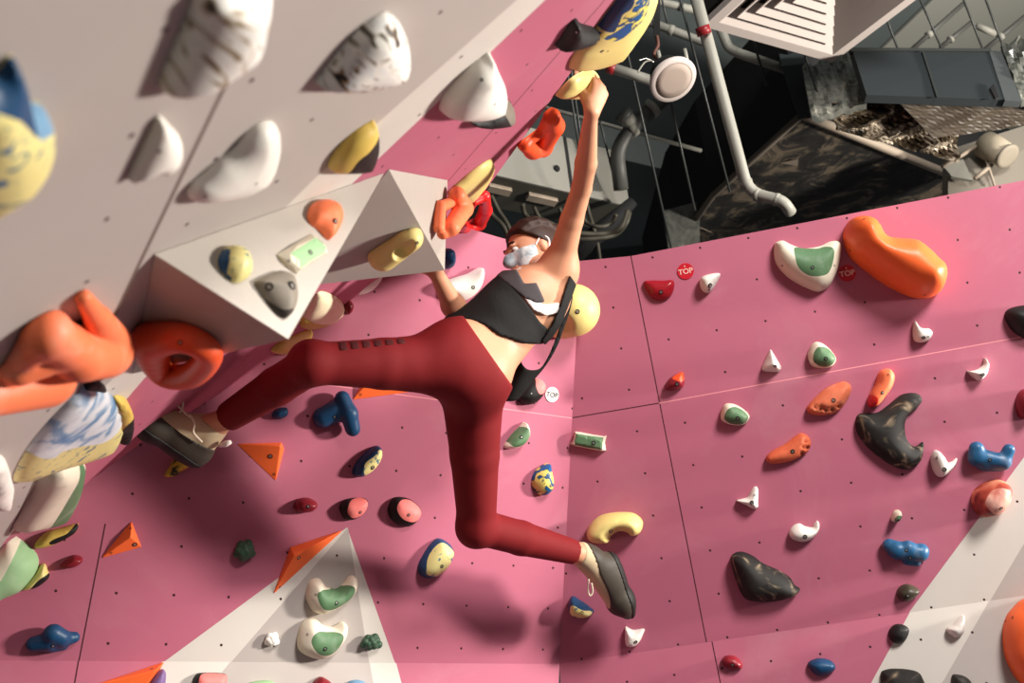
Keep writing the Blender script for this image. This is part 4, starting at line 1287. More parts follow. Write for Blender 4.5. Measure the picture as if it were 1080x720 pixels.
local_mesh('plenum', prism_geo([ctr + su * a * h2 * .98 + pv_ * b * h2 * .98 + ZUP * .06 for a, b in ((-1, -1), (1, -1), (1, 1), (-1, 1))], ZUP * .25), plain('plenum_dark', (40, 36, 34), 0.9), smooth=False, parent=dif)

# hanging round speaker
spk = empty('ceiling_speaker', at(710, 85, 3.7))
tag(spk, 'round white speaker hanging by a black strap below its dark housing', 'speaker')
sn = nrm(D([0.28, -0.70, 0.70]))
sc = at(710, 84.5, 3.7)
R_ = 26 * 3.7 / F
local_mesh('trim_ring', tube_geo([sc - sn * .012, sc, sc + sn * .005, sc + sn * .0055], [R_ * .98, R_, R_ * .95, R_ * .79], 36, caps=False), white_m, parent=spk)
local_mesh('grille', tube_geo([sc - sn * .01, sc + sn * .0045, sc + sn * .007], [R_ * .80, R_ * .80, R_ * .5], 36), plain('speaker_grille', (160, 144, 132), 0.7, var=0.05, scale=300), parent=spk)
local_mesh('housing', tube_geo([sc - sn * .012, sc - sn * .05, sc - sn * .09, sc - sn * .10], [R_ * .86, R_ * .8, R_ * .62, R_ * .5], 24), duct_b, parent=spk)
for px_, py_ in ((694, 62), (722, 60)):
    local_mesh('clamp', tube_geo([at(px_, py_ - 8, 3.76), at(px_ + 3, py_ + 6, 3.74)], .008, 8), pipe_m, parent=spk)
local_mesh('strap', prism_geo([at(690, -8, 3.8), at(696.5, -8, 3.8), at(696, 40, 3.8), at(689.5, 38, 3.8)], D([0, 0, -.006])), duct_b, smooth=False, parent=spk)
local_mesh('wire', tube_geo(spline([at(693, 38, 3.8), at(694, 48, 3.79), at(690, 58, 3.78), at(697, 66, 3.77)]), .007, 8), plain('brown_wire', (96, 60, 48), 0.6), parent=spk)
local_mesh('wire', tube_geo(spline([at(688, 64, 3.76), at(680, 66, 3.76), at(673, 76, 3.75)]), .0035, 6), plain('pale_wire', (170, 166, 152), 0.6), parent=spk)
local_mesh('wire', tube_geo(spline([at(690, 66, 3.76), at(682, 62, 3.76), at(674, 64, 3.75)]), .003, 6), MT['steel'], parent=spk)

# grey cabinet with looped cables, behind the raised arm
cb_ = empty('cable_cabinet', at(600, 205, 4.7))
tag(cb_, 'grey metal cabinet behind the raised arm, dark underneath', 'cabinet')
zc = level(534, 189, 3.72)
bot = [level(x, y, zc[2]) for x, y in ((506, 182), (664.5, 219), (650, 246), (490, 212))]
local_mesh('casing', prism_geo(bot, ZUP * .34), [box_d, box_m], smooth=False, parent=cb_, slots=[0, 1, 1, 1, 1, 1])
q = ZUP * .012
nf = nrm(np.cross(bot[1] - bot[0], ZUP)); nf = nf if nf.dot(CAM - bot[0]) > 0 else -nf
local_mesh('lip', prism_geo([bot[0], bot[1], bot[1] + nf * .012, bot[0] + nf * .012], ZUP * .02), box_m, smooth=False, parent=cb_)
a_, b_ = bot[0] + (bot[1] - bot[0]) * .58, bot[0] + (bot[1] - bot[0]) * .60
local_mesh('door_gap', prism_geo([a_, b_, b_ + nf * .004, a_ + nf * .004], ZUP * .34), duct_b, smooth=False, parent=cb_)
k_ = bot[0] + (bot[1] - bot[0]) * .50 + ZUP * .13
local_mesh('lock', tube_geo([k_, k_ + nf * .01], .018, 12), duct_b, parent=cb_)
for s0, s1 in ((.08, .22), (.33, .52)):
    p0, p1 = bot[0] + (bot[1] - bot[0]) * s0, bot[0] + (bot[1] - bot[0]) * s1
    dd_ = nrm(bot[3] - bot[0])
    local_mesh('cable_gland', prism_geo([p0 + dd_ * .07, p1 + dd_ * .07, p1 + dd_ * .13, p0 + dd_ * .13], ZUP * -.02), trim_m, smooth=False, parent=cb_)
cabs = [([(511, 208), (519, 226), (532, 240), (536, 258), (531, 285)], 2.6, 'outer cable of the pair dropping left of the climber\'s head'),
        ([(518, 206), (526, 222), (537, 240), (541, 262), (539, 290)], 2.4, 'inner cable of the pair dropping left of the climber\'s head'),
        ([(551, 215), (554, 226), (566, 236), (585, 241), (612, 246), (640, 246), (656, 238), (662, 222)], 2.8, 'thick cable looping behind the raised upper arm'),
        ([(563, 218), (569, 229), (578, 234), (592, 240)], 2.2, 'short cable curling under the cabinet middle'),
        ([(566, 238), (590, 250), (620, 252), (648, 248), (660, 236), (664, 224)], 2.4, 'lower cable looping behind the raised upper arm'),
        ([(617, 206), (621, 224), (626, 240), (631, 262), (634, 290)], 2.2, 'cable hanging straight down right of the raised upper arm'),
        ([(614, 224), (618, 234), (630, 239), (644, 236), (650, 226)], 2.2, 'small loop of cable under the cabinet\'s right end'),
        ([(590, 219), (594, 232), (590, 246)], 2.2, 'short cable end beside the raised upper arm')]
for pts, r_, l_ in cabs:
    z_ = 4.95 if 'straight down' in l_ else 4.75
    w = spline([at(x, y, z_ + 0.03 * (i % 2)) for i, (x, y) in enumerate(pts)], 6)
    o = local_mesh('cable', tube_geo(w, r_ * z_ / F, 8), cab_m)
    tag(o, l_, 'cable', 'cables under the grey cabinet')
# dark foil bundle beside the cabinet
o = local_mesh('plastic_wrap', tube_geo([at(600, 272, 5.0), at(640, 238, 5.0), at(668, 212, 5.0)], [.06, .05, .03], 10), duct_b)
tag(o, 'dark wrapped bundle behind the cabinet cables', 'plastic wrap')
zd = float((level(735, 230, dz) - CAM).dot(D([0, 0, -1])))
o = slab_px('wrapped_panel', [(700, 222, zd), (738, 212, zd), (738, 262, zd), (706, 268, zd)], .05, wrap, None)
tag(o, 'crinkled dark grey sheet hanging left of the black duct', 'plastic wrap')
# ---------------------------------------------------------------- the climber
m, t = newmat('skin', 0.5, 0.35)
f = t.noise(9.0, 4, 0.6, t.obj())
t.l(t.mix(f, lin((196, 136, 104)), lin((208, 152, 120))), t.b.inputs['Base Color'])
t.b.inputs['Subsurface Weight'].default_value = 0.06
t.b.inputs['Subsurface Radius'].default_value = (0.02, 0.008, 0.004)
skin = m
m, t = newmat('burgundy_knit', 0.75, 0.2)
v = t.obj()
f = t.noise(6.0, 4, 0.6, v)
t.l(t.mix(f, lin((104, 17, 21)), lin((120, 23, 26))), t.b.inputs['Base Color'])
b = t.n('ShaderNodeBump'); b.inputs['Strength'].default_value = 0.3; b.inputs['Distance'].default_value = 0.012
t.l(t.noise(7, 1, 0.4, v, 0.6), b.inputs['Height']); t.l(b.outputs[0], t.b.inputs['Normal'])
legg = m
m, t = newmat('black_jersey', 0.8, 0.2)
v = t.obj()
t.l(t.mix(t.noise(8, 4, 0.6, v), lin((18, 18, 18)), lin((30, 29, 28))), t.b.inputs['Base Color'])
b = t.n('ShaderNodeBump'); b.inputs['Strength'].default_value = 0.4; b.inputs['Distance'].default_value = 0.006
t.l(t.noise(14, 4, 0.6, v, 1.2), b.inputs['Height']); t.l(b.outputs[0], t.b.inputs['Normal'])
jersey = m
mesh_grey = plain('grey_mesh_fabric', (66, 62, 64), 0.8, var=0.15, scale=60)
strap_white = plain('white_strap', (232, 220, 214), 0.7, var=0.04)
hair_m = plain('auburn_hair', (48, 28, 20), 0.6, var=0.35, scale=50)
m, t = newmat('mask_blue_grey', 0.75, 0.2)
t.l(t.ramp(t.noise(17, 3, 0.6, t.obj(), 1.0), [(0.35, lin((112, 124, 132))), (0.5, lin((168, 182, 188))), (0.66, lin((214, 220, 220)))]), t.b.inputs['Base Color'])
mask_m = m
shoe_tan = plain('shoe_tan_suede', (186, 166, 134), 0.85, var=0.12, scale=30)
shoe_grey = plain('shoe_grey_rubber', (58, 52, 44), 0.6, var=0.25, scale=20)
shoe_black = plain('shoe_black_sole', (24, 22, 20), 0.6, var=0.3, scale=20)
lace_m = plain('pale_lace', (206, 190, 168), 0.8)

A = at
J = dict(hipL=A(473, 384, 2.62), hipR=A(498, 400, 2.71), kneeL=A(330, 383, 2.42), ankL=A(226, 449, 2.60), kneeR=A(503, 555, 2.84), ankR=A(613, 584, 3.08),
         pel=A(493, 385, 2.68), waist=A(523, 357, 2.73), chest=A(556, 308, 2.80), neck=A(571, 279, 2.87), head=A(562, 266, 3.03),
         shR=A(589, 279, 2.81), elR=A(613.5, 198, 2.67), wrR=A(623.5, 118, 2.45), shL=A(530, 312, 2.92), elL=A(497, 350, 2.84), wrL=A(459.5, 287, 2.63))
axis = nrm(J['chest'] - J['pel'])                               # spine
across = nrm(D([0.72, -0.55, 0.0]) - axis * axis.dot(D([0.72, -0.55, 0.0])))
front = np.cross(axis, across)
AX = (across, axis, front)

def hand(wrist, dirv, dorsal, thumbward, curl, sp=1.0, g=0.88):
    """palm, four bent fingers of different lengths and a thumb from the side of the palm"""
    d = nrm(dirv)
    n = nrm(dorsal - d * np.dot(dorsal, d))
    s = np.cross(n, d)
    if s.dot(thumbward) < 0: s = -s
    ps = []
    kn = []
    for i, (off, ln) in enumerate(((0.030 * g, 0.082 * g), (0.010 * g, 0.086 * g), (-0.011 * g, 0.081 * g), (-0.030 * g, 0.072 * g))):
        k = wrist + d * ln + s * off * sp + n * (0.004 - abs(off) * 0.12)
        ps.append((rcone(wrist + d * 0.006 + s * off * 0.5, k, 0.0125, 0.0105), 0.012, 'u'))
        kn.append(k)
    ps.append((ellip(wrist + d * 0.045 * g - n * 0.004, (0.034 * g, 0.044 * g, 0.013), (s, d, n)), 0.012, 'u'))
    for i, k in enumerate(kn):
        L3 = ((0.042, 0.025, 0.020), (0.047, 0.029, 0.021), (0.043, 0.027, 0.020), (0.034, 0.021, 0.018))[i]
        a = 0.0
        p = k
        for j, l_ in enumerate(L3):
            a += math.radians(curl[j] + (2 - i) * 2)
            q = p + (d * math.cos(a) - n * math.sin(a)) * l_ * 0.94 + s * 0.0015 * (1.5 - i)
            r0, r1 = (0.0098, 0.0088, 0.0080, 0.0070)[j], (0.0088, 0.0080, 0.0070)[j]
            ps.append((rcone(p, q, r0 * (0.9 if i == 3 else 1), r1 * (0.9 if i == 3 else 1)), 0.004, 'u'))
            p = q
    b0 = wrist + d * 0.022 + s * 0.026 - n * 0.006
    b1 = b0 + d * 0.030 + s * 0.024 - n * 0.012
    b2 = b1 + d * 0.026 + s * 0.004 - n * 0.016
    b3 = b2 + d * 0.018 - s * 0.006 - n * 0.016
    ps += [(rcone(b0, b1, 0.0135, 0.0105), 0.008, 'u'), (rcone(b1, b2, 0.0105, 0.0092), 0.004, 'u'), (rcone(b2, b3, 0.0092, 0.0072), 0.004, 'u')]
    return ps

# head axes: face turned to the left and a little towards us
hf = nrm(D([-0.86, -0.20, 0.42]))
hu = D([0.05, 0.84, -0.40]); hu = nrm(hu - hf * hf.dot(hu))
hs = np.cross(hu, hf)                                           # sideways
Hc = J['head']
HSC = 0.9
def hp(f_, u_, s_): return Hc + (hf * f_ + hu * u_ + hs * s_) * HSC
side = 1 if np.dot(hs, CAM - Hc) > 0 else -1                    # the ear that faces the camera
head_prims = [
    (ellip(hp(-0.012, 0.022, 0), (0.0837, 0.0792, 0.0657), (hf, hu, hs)), 0.02, 'u'),
    (ellip(hp(0.034, -0.035, 0), (0.0468, 0.0648, 0.0504), (hf, hu, hs)), 0.03, 'u'),
    (rcone(hp(0.060, -0.085, 0), hp(0.050, -0.080, 0.0), 0.020, 0.026), 0.03, 'u'),
    (rcone(hp(0.088, 0.012, 0), hp(0.108, -0.022, 0), 0.007, 0.011), 0.012, 'u'),
    (rcone(hp(0.086, 0.026, -0.03), hp(0.086, 0.026, 0.03), 0.009, 0.009), 0.012, 'u'),
    (rcone(hp(0.090, -0.052, -0.018), hp(0.090, -0.052, 0.018), 0.008, 0.008), 0.008, 'u'),
    (rcone(hp(0.084, -0.062, -0.014), hp(0.084, -0.062, 0.014), 0.008, 0.008), 0.008, 'u'),
] + [(ellip(hp(-0.012, -0.006, s_ * 0.074), (0.018, 0.030, 0.009), (hf, hu, hs)), 0.006, 'u') for s_ in (-1, 1)] \
  + [(ellip(hp(0.083, 0.010, s_ * 0.030), (0.012, 0.010, 0.015), (hf, hu, hs)), 0.01, 's') for s_ in (-1, 1)]

def torso(e=0.0):
    g = lambda fn: grow(fn, e)
    return [
        (g(ellip(J['pel'], (0.122, 0.105, 0.098), AX)), 0.05, 'u'),
        (g(rcone(A(506, 372, 2.70), J['waist'], 0.090, 0.074)), 0.05, 'u'),
        (g(ellip(J['waist'], (0.092, 0.09, 0.068), AX)), 0.05, 'u'),
        (g(ellip(A(541, 331, 2.77), (0.104, 0.10, 0.076), AX)), 0.05, 'u'),
        (g(ellip(A(561, 314, 2.80), (0.104, 0.100, 0.085), AX)), 0.035, 'u'),
        (g(ellip(A(574, 311, 2.87), (0.09, 0.07, 0.07), AX)), 0.03, 'u'),
        (g(rcone(A(553, 311, 2.88), A(588, 288, 2.82), 0.040, 0.044)), 0.025, 'u'),
        (g(rcone(A(596, 291, 2.82), A(570, 335, 2.79), 0.030, 0.045)), 0.05, 'u'),
    ]
def arms():
    return [
        (rcone(A(574, 290, 2.88), Hc - hu * 0.05 - hf * 0.02, 0.045, 0.044), 0.03, 'u'),
        (ellip(J['shR'], (0.050, 0.058, 0.05), AX), 0.04, 'u'),
        (rcone(A(590.5, 277, 2.80), A(603, 232, 2.73), 0.043, 0.0335), 0.03, 'u'),
        (rcone(A(603, 232, 2.73), J['elR'], 0.0335, 0.0285), 0.008, 'u'),
        (rcone(J['elR'], A(618, 172, 2.60), 0.0285, 0.0305), 0.008, 'u'),
        (rcone(A(618, 172, 2.60), J['wrR'], 0.0305, 0.0175), 0.008, 'u'),
        (ellip(J['shL'], (0.05, 0.055, 0.05), AX), 0.03, 'u'),
        (rcone(J['shL'], J['elL'], 0.042, 0.031), 0.03, 'u'),
        (rcone(J['elL'], A(478, 322, 2.74), 0.031, 0.033), 0.02, 'u'),
        (rcone(A(478, 322, 2.74), J['wrL'], 0.033, 0.020), 0.02, 'u'),
    ]
def legs(e=0.0, fold=True):
    g = lambda fn: grow(fn, e)
    c = -0.008 if e == 0 else 0
    q = lambda p0, p1, w: p0 * (1 - w) + p1 * w
    out = [
        (g(ellip(A(479, 372, 2.615), (0.092, 0.10, 0.085), AX)), 0.05, 'u'),
        (g(ellip(A(504, 398, 2.655), (0.082, 0.10, 0.085), AX)), 0.05, 'u'),
        (g(rcone(J['hipL'], q(J['hipL'], J['kneeL'], 0.5), 0.086, 0.066)), 0.05, 'u'),
        (g(rcone(q(J['hipL'], J['kneeL'], 0.5), J['kneeL'], 0.066, 0.051)), 0.01, 'u'),
        (g(ellip(J['kneeL'] + D([-0.006, 0.004, 0.01]), (0.052, 0.054, 0.052))), 0.03, 'u'),
        (g(rcone(J['kneeL'], q(J['kneeL'], J['ankL'], 0.35), 0.050, 0.049)), 0.015, 'u'),
        (g(rcone(q(J['kneeL'], J['ankL'], 0.35), J['ankL'], 0.049, 0.036)), 0.01, 'u'),
        (g(rcone(J['hipR'], q(J['hipR'], J['kneeR'], 0.5), 0.092, 0.070)), 0.05, 'u'),
        (g(rcone(q(J['hipR'], J['kneeR'], 0.5), J['kneeR'], 0.070, 0.055)), 0.01, 'u'),
        (g(ellip(J['kneeR'] + D([-0.004, -0.006, 0.0]), (0.054, 0.056, 0.054))), 0.03, 'u'),
        (g(rcone(J['kneeR'], q(J['kneeR'], J['ankR'], 0.4), 0.052, 0.051)), 0.015, 'u'),
        (g(rcone(q(J['kneeR'], J['ankR'], 0.4), J['ankR'], 0.051, 0.036)), 0.01, 'u'),
    ]
    return out

heelL, toeL = A(207, 483, 2.62), A(137, 434, 2.50)
heelR, toeR = A(643, 590, 3.15), A(662, 650, 3.21)
soleL = D([-0.50, -0.86, 0.05])
soleR = D([0.93, 0.02, -0.36])
def foot_prims(ank, heel, toe, sole, e=0.0):
    d = nrm(toe - heel)
    n = nrm(sole - d * sole.dot(d))
    L = np.linalg.norm(toe - heel)
    s = np.cross(d, n)
    ball = heel + d * L * 0.70 - n * 0.004
    return [
        (rcone(ank, heel - n * 0.030 + d * 0.016, 0.036 + e, 0.034 + e), 0.03, 'u'),
        (rcone(heel - n * 0.010 + d * 0.012, heel - n * 0.018 + d * L * 0.3, 0.031 + e, 0.034 + e), 0.03, 'u'),
        (rcone(ank * 0.75 + (heel + d * L * .35) * 0.25, ball - n * 0.014, 0.036 + e, 0.034 + e), 0.03, 'u'),
        (rcone(heel - n * 0.012 + d * L * 0.25, ball, 0.031 + e, 0.030 + e), 0.03, 'u'),
        (ellip(ball, (0.044 + e, 0.041 + e, 0.026 + e), (d, s, n)), 0.02, 'u'),
        (rcone(ball, toe + n * 0.006 - d * 0.012, 0.027 + e, 0.015 + e), 0.03, 'u'),
    ], d, n, s, L

climber = empty('person', J['pel'])
tag(climber, 'climber in burgundy leggings and black top reaching up with the right arm, one foot hooked', 'person')

def sdf_obj(name, prims, h, mat, parent, clip=None, relax=2):
    G, lo, n = sdf_grid(prims, h, 0.02)
    if clip is not None:
        G = np.maximum(G, clip(grid_points(lo, h, n)).astype(np.float32))
    V, Fq = nets(G, lo, h, relax)
    return local_mesh(name, (V, Fq), mat, parent=parent)

# one continuous body: trunk, limbs, neck, head, hands
body = torso() + legs(-0.008) + arms() + head_prims
body += hand(J['wrR'], A(631, 94, 2.46) - J['wrR'], D([0.70, 0.10, 0.70]), D([-1, 0, 0.2]), (46, 55, 40))
body += hand(J['wrL'], A(446, 262, 2.60) - J['wrL'], D([0.45, -0.30, -0.84]), D([-1, 0, 0]), (20, 35, 30), 0.8)
fl, fr_p = foot_prims(J['ankL'], heelL, toeL, soleL, -0.006), foot_prims(J['ankR'], heelR, toeR, soleR, -0.006)
body += fl[0] + fr_p[0]
sdf_obj('body', body, 0.0052, skin, climber)

def half(p, n):
    n = nrm(n)
    return lambda X: (X - p) @ n
def proj(X):
    q = (X - CAM) @ M3                                          # camera axes
    z = -q[..., 2]
    return 540 + F * q[..., 0] / z, 360 - F * q[..., 1] / z, z
def poly_sd(X, poly):
    """signed distance, in metres, of points to a garment cut drawn as seen from behind the climber"""
    x, y, z = proj(X)
    P2 = np.array(poly)
    d = np.full(x.shape, 1e9)
    ins = np.zeros(x.shape, bool)
    for i in range(len(P2)):
        a, b = P2[i - 1], P2[i]
        e = b - a
        t = np.clip(((x - a[0]) * e[0] + (y - a[1]) * e[1]) / max(e.dot(e), 1e-9), 0, 1)
        d = np.minimum(d, (x - a[0] - t * e[0]) ** 2 + (y - a[1] - t * e[1]) ** 2)
        c = ((a[1] > y) != (b[1] > y)) & (x < (b[0] - a[0]) * (y - a[1]) / ((b[1] - a[1]) if b[1] != a[1] else 1e-9) + a[0])
        ins ^= c
    return np.where(ins, -1, 1) * np.sqrt(d) * z / F

# leggings with folds
w_n = D([0.80, 0.56, -0.02])
w_p = A(512, 366, 2.70)
hemL = half(A(241, 444, 2.57), J['ankL'] - J['kneeL'])
hemR = half(A(606, 581, 3.06), J['ankR'] - J['kneeR'])
def leg_clip(X):
    near_l = ((X - J['ankL']) ** 2).sum(-1) < 0.15 ** 2
    near_r = ((X - J['ankR']) ** 2).sum(-1) < 0.15 ** 2
    c = half(w_p, w_n)(X)
    up = ((X - J['pel']) ** 2).sum(-1) < 0.34 ** 2
    c = np.where(up, c, -1)
    c = np.where(near_l, hemL(X), c)
    c = np.where(near_r, hemR(X), c)
    return c
lp = torso(0.006)[:3] + legs(0.002)
leggings = sdf_obj('leggings', lp, 0.006, legg, climber, leg_clip)

# knitted openwork panels along the outer thigh and the shin
def panel(name, px, mat, host, lift=0.0015, step=2.0):
    bv = BVHTree.FromPolygons([host.matrix_world @ v.co if False else PM[host.name] @ v.co for v in host.data.vertices], [tuple(p.vertices) for p in host.data.polygons])
    poly = P(px)
    V2 = [Vector(q) for q in poly]
    xs, ys = [q[0] for q in poly], [q[1] for q in poly]
    y = min(ys) + step / 2
    while y < max(ys):
        x = min(xs) + step / 2
        while x < max(xs):
            if inside((x, y), poly):
                V2.append(Vector((x, y)))
            x += step
        y += step
    r = delaunay_2d_cdt(V2, [], [list(range(len(poly)))], 1, 1e-5)
    top, bot, ok = [], [], True
    for v in r[0]:
        d = Vector(ray(v.x, v.y)).normalized()
        loc, nor, i, dist = bv.ray_cast(Vector(CAM), d)
        if loc is None:
            return None
        n = Vector(nor)
        if n.dot(d) > 0: n = -n
        top.append(np.array(loc + n * lift)); bot.append(np.array(loc - n * 0.002))
    k = len(top)
    Fc, e = [], {}
    for f in r[2]:
        Fc.append(tuple(f)); Fc.append(tuple(i + k for i in f[::-1]))
        for i in range(len(f)):
            e[(f[i], f[(i + 1) % len(f)])] = 1
    for (a, b) in e:
        if (b, a) not in e:
            Fc.append((b, a, a + k, b + k))
    o = local_mesh(name, (top + bot, Fc), mat, parent=host)
    fix_normals(o.data)
    return o
knit_dark = plain('openwork_dark_red', (70, 16, 18), 0.85, var=0.2, scale=40)
knit_mot = plain('openwork_mottled', (112, 40, 30), 0.85, var=0.5, scale=30)
for k_ in range(6):
    x_ = 357 + 12.2 * k_
    panel('openwork_panel', f'{x_:.1f},{361.5 - .7 * k_:.1f} {x_ + 8:.1f},{361 - .7 * k_:.1f} {x_ + 9.5:.1f},{369 - 1.4 * k_:.1f} {x_ + 1.5:.1f},{369.5 - 1.4 * k_:.1f}', knit_dark, leggings)
panel('openwork_panel', '304,421 312,404 322,392 327,396 322,408 312,419 306,425', knit_mot, leggings)

# black tank top, loose at the back, with mesh panel, strap and tag
T_BLACK = P('440,338 470,343 487,336 500,338 513,343 527,353 553,362 572,363 581,352 575,344 570,340 560,326 551,314 540,302 527,290 518,280 470,290')
T_GREY = P('516,286 545,284 553,299 566,298 575,318 566,320 552,313 540,303 527,293')
T_WHITE = P('552,313 561,315 575,321 590,319 589,330 575,333 562,327')
T_STRAP = P('601,290 608,300 600,322 592,342 584,354 575,364 571,360 582,343 591,322 596,306')
shell = torso(0.011) + [(grow(rcone(J['shL'], A(520, 318, 2.87), 0.042, 0.04), 0.008), 0.04, 'u')]
def wrap_clip(poly):
    return lambda X: poly_sd(X, poly)
# hem flares off the left flank
shell_b = shell + [(rcone(A(474, 338, 2.72), A(520, 330, 2.73), 0.010, 0.05), 0.05, 'u')]
top = sdf_obj('tank_top', shell_b, 0.0045, jersey, climber, wrap_clip(T_BLACK))
sdf_obj('mesh_panel', torso(0.0125), 0.004, mesh_grey, top, wrap_clip(T_GREY))
sdf_obj('back_strap', torso(0.010), 0.004, strap_white, top, wrap_clip(T_WHITE))
sdf_obj('shoulder_strap', torso(0.016), 0.004, jersey, top, wrap_clip(T_STRAP))
o = local_mesh('care_tag', prism_geo([A(542, 286, 2.765), A(548.5, 281, 2.765), A(559, 293, 2.745), A(552.5, 300, 2.745)], D([0, 0, -.05])), strap_white, smooth=False, parent=top)
fix_normals(o.data)
# the loose front of the top hanging down beside her
def cloth(name, px, depth_fn, thick, mat, parent):
    loop = smooth_loop(P(px), 4)
    V2 = [Vector((q[0], q[1])) for q in loop]
    poly = [tuple(v) for v in V2]
    xs, ys = [q[0] for q in poly], [q[1] for q in poly]
    pts = []
    y = min(ys)
    while y < max(ys):
        x = min(xs)
        while x < max(xs):
            if inside((x, y), poly):
                pts.append(Vector((x, y)))
            x += 3.2
        y += 3.2
    r = delaunay_2d_cdt(V2 + pts, [], [list(range(len(V2)))], 1, 1e-5)
    vs, fs = r[0], r[2]
    n = len(vs)
    V = [A(v.x, v.y, depth_fn(v.x, v.y)) for v in vs] + [A(v.x, v.y, depth_fn(v.x, v.y) + thick) for v in vs]
    Fc, e = [], {}
    for f in fs:
        Fc.append(tuple(f)); Fc.append(tuple(i + n for i in f[::-1]))
        for i in range(len(f)):
            e[(f[i], f[(i + 1) % len(f)])] = 1
    for (a, b) in e:
        if (b, a) not in e:
            Fc.append((b, a, a + n, b + n))
    o = local_mesh(name, (V, Fc), mat, parent=parent)
    fix_normals(o.data)
    return o
cloth('hanging_front', '604,312 601,328 594,348 589,362 583,374 576,385 569,394 562,402 555,411 546,421 538,423 530,421 532,408 533,395 540,386 548,378 551,384 556,389 564,390 571,387 578,376 584,362 590,346 596,326 599,314',
      lambda x, y: 2.80 + 0.0006 * (y - 300) + 0.018 * math.sin(x * 0.11 + y * 0.05), 0.02, jersey, top)

# shoes
def shoe(label, ank, heel, toe, sole, rand_h):
    pr, d, n, s, L = foot_prims(ank, heel, toe, sole, 0.003)
    root = sdf_obj('climbing_shoe', pr, 0.004, shoe_tan, climber,
                   lambda X: np.maximum(half(ank + nrm(ank - heel) * 0.012, (ank - heel))(X) - 0.0, half(heel - n * 0.012, n)(X) * 0 - 1))
    root['label'] = label
    pr2 = foot_prims(ank, heel, toe, sole, 0.006)[0]
    def rand_clip(X):
        h_ = (X - heel) @ n
        al = (X - heel) @ d / L
        return np.maximum(-(h_ + rand_h - 0.012 * np.sin(np.clip(al, 0, 1) * math.pi)), -1)
    sdf_obj('rubber_rand', pr2, 0.004, shoe_grey, root, rand_clip)
    pr3 = foot_prims(ank, heel, toe, sole, 0.009)[0]
    sdf_obj('sole', pr3, 0.004, shoe_black, root, lambda X: -((X - heel) @ n - 0.006))
    # laces across the instep and a loose loop
    for k, al in enumerate((0.30, 0.42, 0.54)):
        c = heel + d * L * al - n * (0.072 - 0.03 * (al - .3) / .24)
        w = [c + s * q * 0.030 + n * (0.014 * abs(q) ** 2) for q in (-1, -.5, 0, .5, 1)]
        local_mesh('lace', tube_geo(spline(w, 4), 0.0035, 8), lace_m, parent=root)
    return root
shoeL = shoe('raised shoe with toe pressed on the cloud hold', J['ankL'], heelL, toeL, soleL, 0.05)
shoeR = shoe('shoe hooked under the yellow crescent hold, toe pointing down', J['ankR'], heelR, toeR, soleR, 0.066)
local_mesh('lace', tube_geo(spline([A(200, 440, 2.54), A(192, 432, 2.53), A(185, 424, 2.53), A(186, 420, 2.53), A(191, 421, 2.53), A(193, 427, 2.53), A(190, 435, 2.535)], 6), 0.0028, 8), lace_m, parent=shoeL)
local_mesh('lace', tube_geo(spline([A(200, 437, 2.52), A(205, 446, 2.52), A(204, 456, 2.53), A(213, 466, 2.55)], 6), 0.003, 8), lace_m, parent=shoeL)
local_mesh('lace', tube_geo(spline([A(621, 611, 3.05), A(620, 620, 3.06), A(622, 628, 3.06), A(625, 624, 3.06), A(624, 615, 3.05)], 6), 0.0028, 8), lace_m, parent=shoeR)
o = local_mesh('sock', tube_geo([A(243, 466, 2.58), A(238, 468, 2.585), A(231, 470, 2.60)], [.006, .009, .004], 10), strap_white, parent=climber)

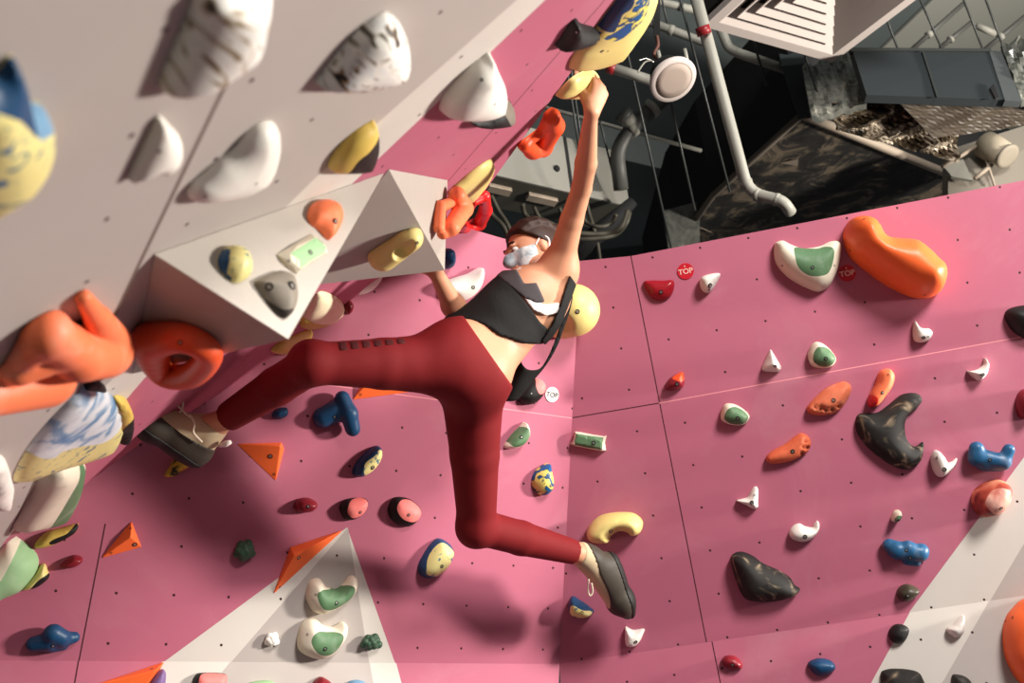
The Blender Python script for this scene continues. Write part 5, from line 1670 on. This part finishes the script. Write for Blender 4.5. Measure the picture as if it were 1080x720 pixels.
# face mask, hair, eyes
def mask_clip(X):
    q = X - Hc
    f_, u_, s_ = q @ hf, q @ hu, q @ hs
    return np.maximum(np.maximum(u_ - (0.006 - 0.10 * (0.09 - f_).clip(0)), -(f_ - 0.018)), -(u_ + 0.098))
mk = sdf_obj('face_mask', [(grow(f_, 0.007), max(k, .02), op) for f_, k, op in head_prims[:4]], 0.004, mask_m, climber, mask_clip)
for sgn_ in (-1, 1):
    local_mesh('ear_loop', tube_geo(spline([hp(0.020, -0.005, sgn_ * 0.071), hp(-0.010, 0.020, sgn_ * 0.082), hp(-0.030, 0.0, sgn_ * 0.084), hp(-0.012, -0.040, sgn_ * 0.078), hp(0.022, -0.058, sgn_ * 0.064)], 6), 0.003, 8), strap_white, parent=mk)
def hair_clip(X):
    q = X - Hc
    f_, u_, s_ = q @ hf, q @ hu, q @ hs
    return -(u_ - 0.052 + 0.9 * np.minimum(-(f_ - 0.045), 0.11).clip(-.05))
locks = []
for q_ in range(9):
    a_ = -1.15 + 2.3 * q_ / 8
    pts_ = [hp(0.078 * math.cos(b_) - 0.012, 0.022 + 0.094 * math.sin(b_) * math.cos(a_ * .8), 0.084 * math.sin(a_) * (0.55 + 0.45 * math.sin(b_))) for b_ in (0.75, 1.2, 1.7, 2.2, 2.7, 3.1)]
    locks += [(rcone(pts_[t_], pts_[t_ + 1], 0.011, 0.011), 0.006, 'u') for t_ in range(5)]
hr = sdf_obj('hair', [(grow(head_prims[0][0], 0.013), 0.02, 'u'), (ellip(hp(-0.115, 0.045, 0), (0.042, 0.042, 0.042)), 0.02, 'u')] + locks, 0.004, hair_m, climber, hair_clip, 1)
for sgn_ in (-1, 1):
    e_ = sdf_obj('eye', [(ellip(hp(0.080, 0.010, sgn_ * 0.030), (0.011, 0.008, 0.012), (hf, hu, hs)), 0.002, 'u')], 0.0016, plain('eye_white', (220, 212, 204), 0.3), climber)
    sdf_obj('iris', [(ellip(hp(0.0895, 0.010, sgn_ * 0.030), (0.003, 0.005, 0.005), (hf, hu, hs)), 0.001, 'u')], 0.001, plain('iris_brown', (48, 30, 22), 0.3), e_)
    local_mesh('eyebrow', tube_geo(spline([hp(0.094, 0.030, sgn_ * 0.014), hp(0.092, 0.036, sgn_ * 0.03), hp(0.080, 0.032, sgn_ * 0.046)], 5), 0.003, 6), hair_m, parent=climber)
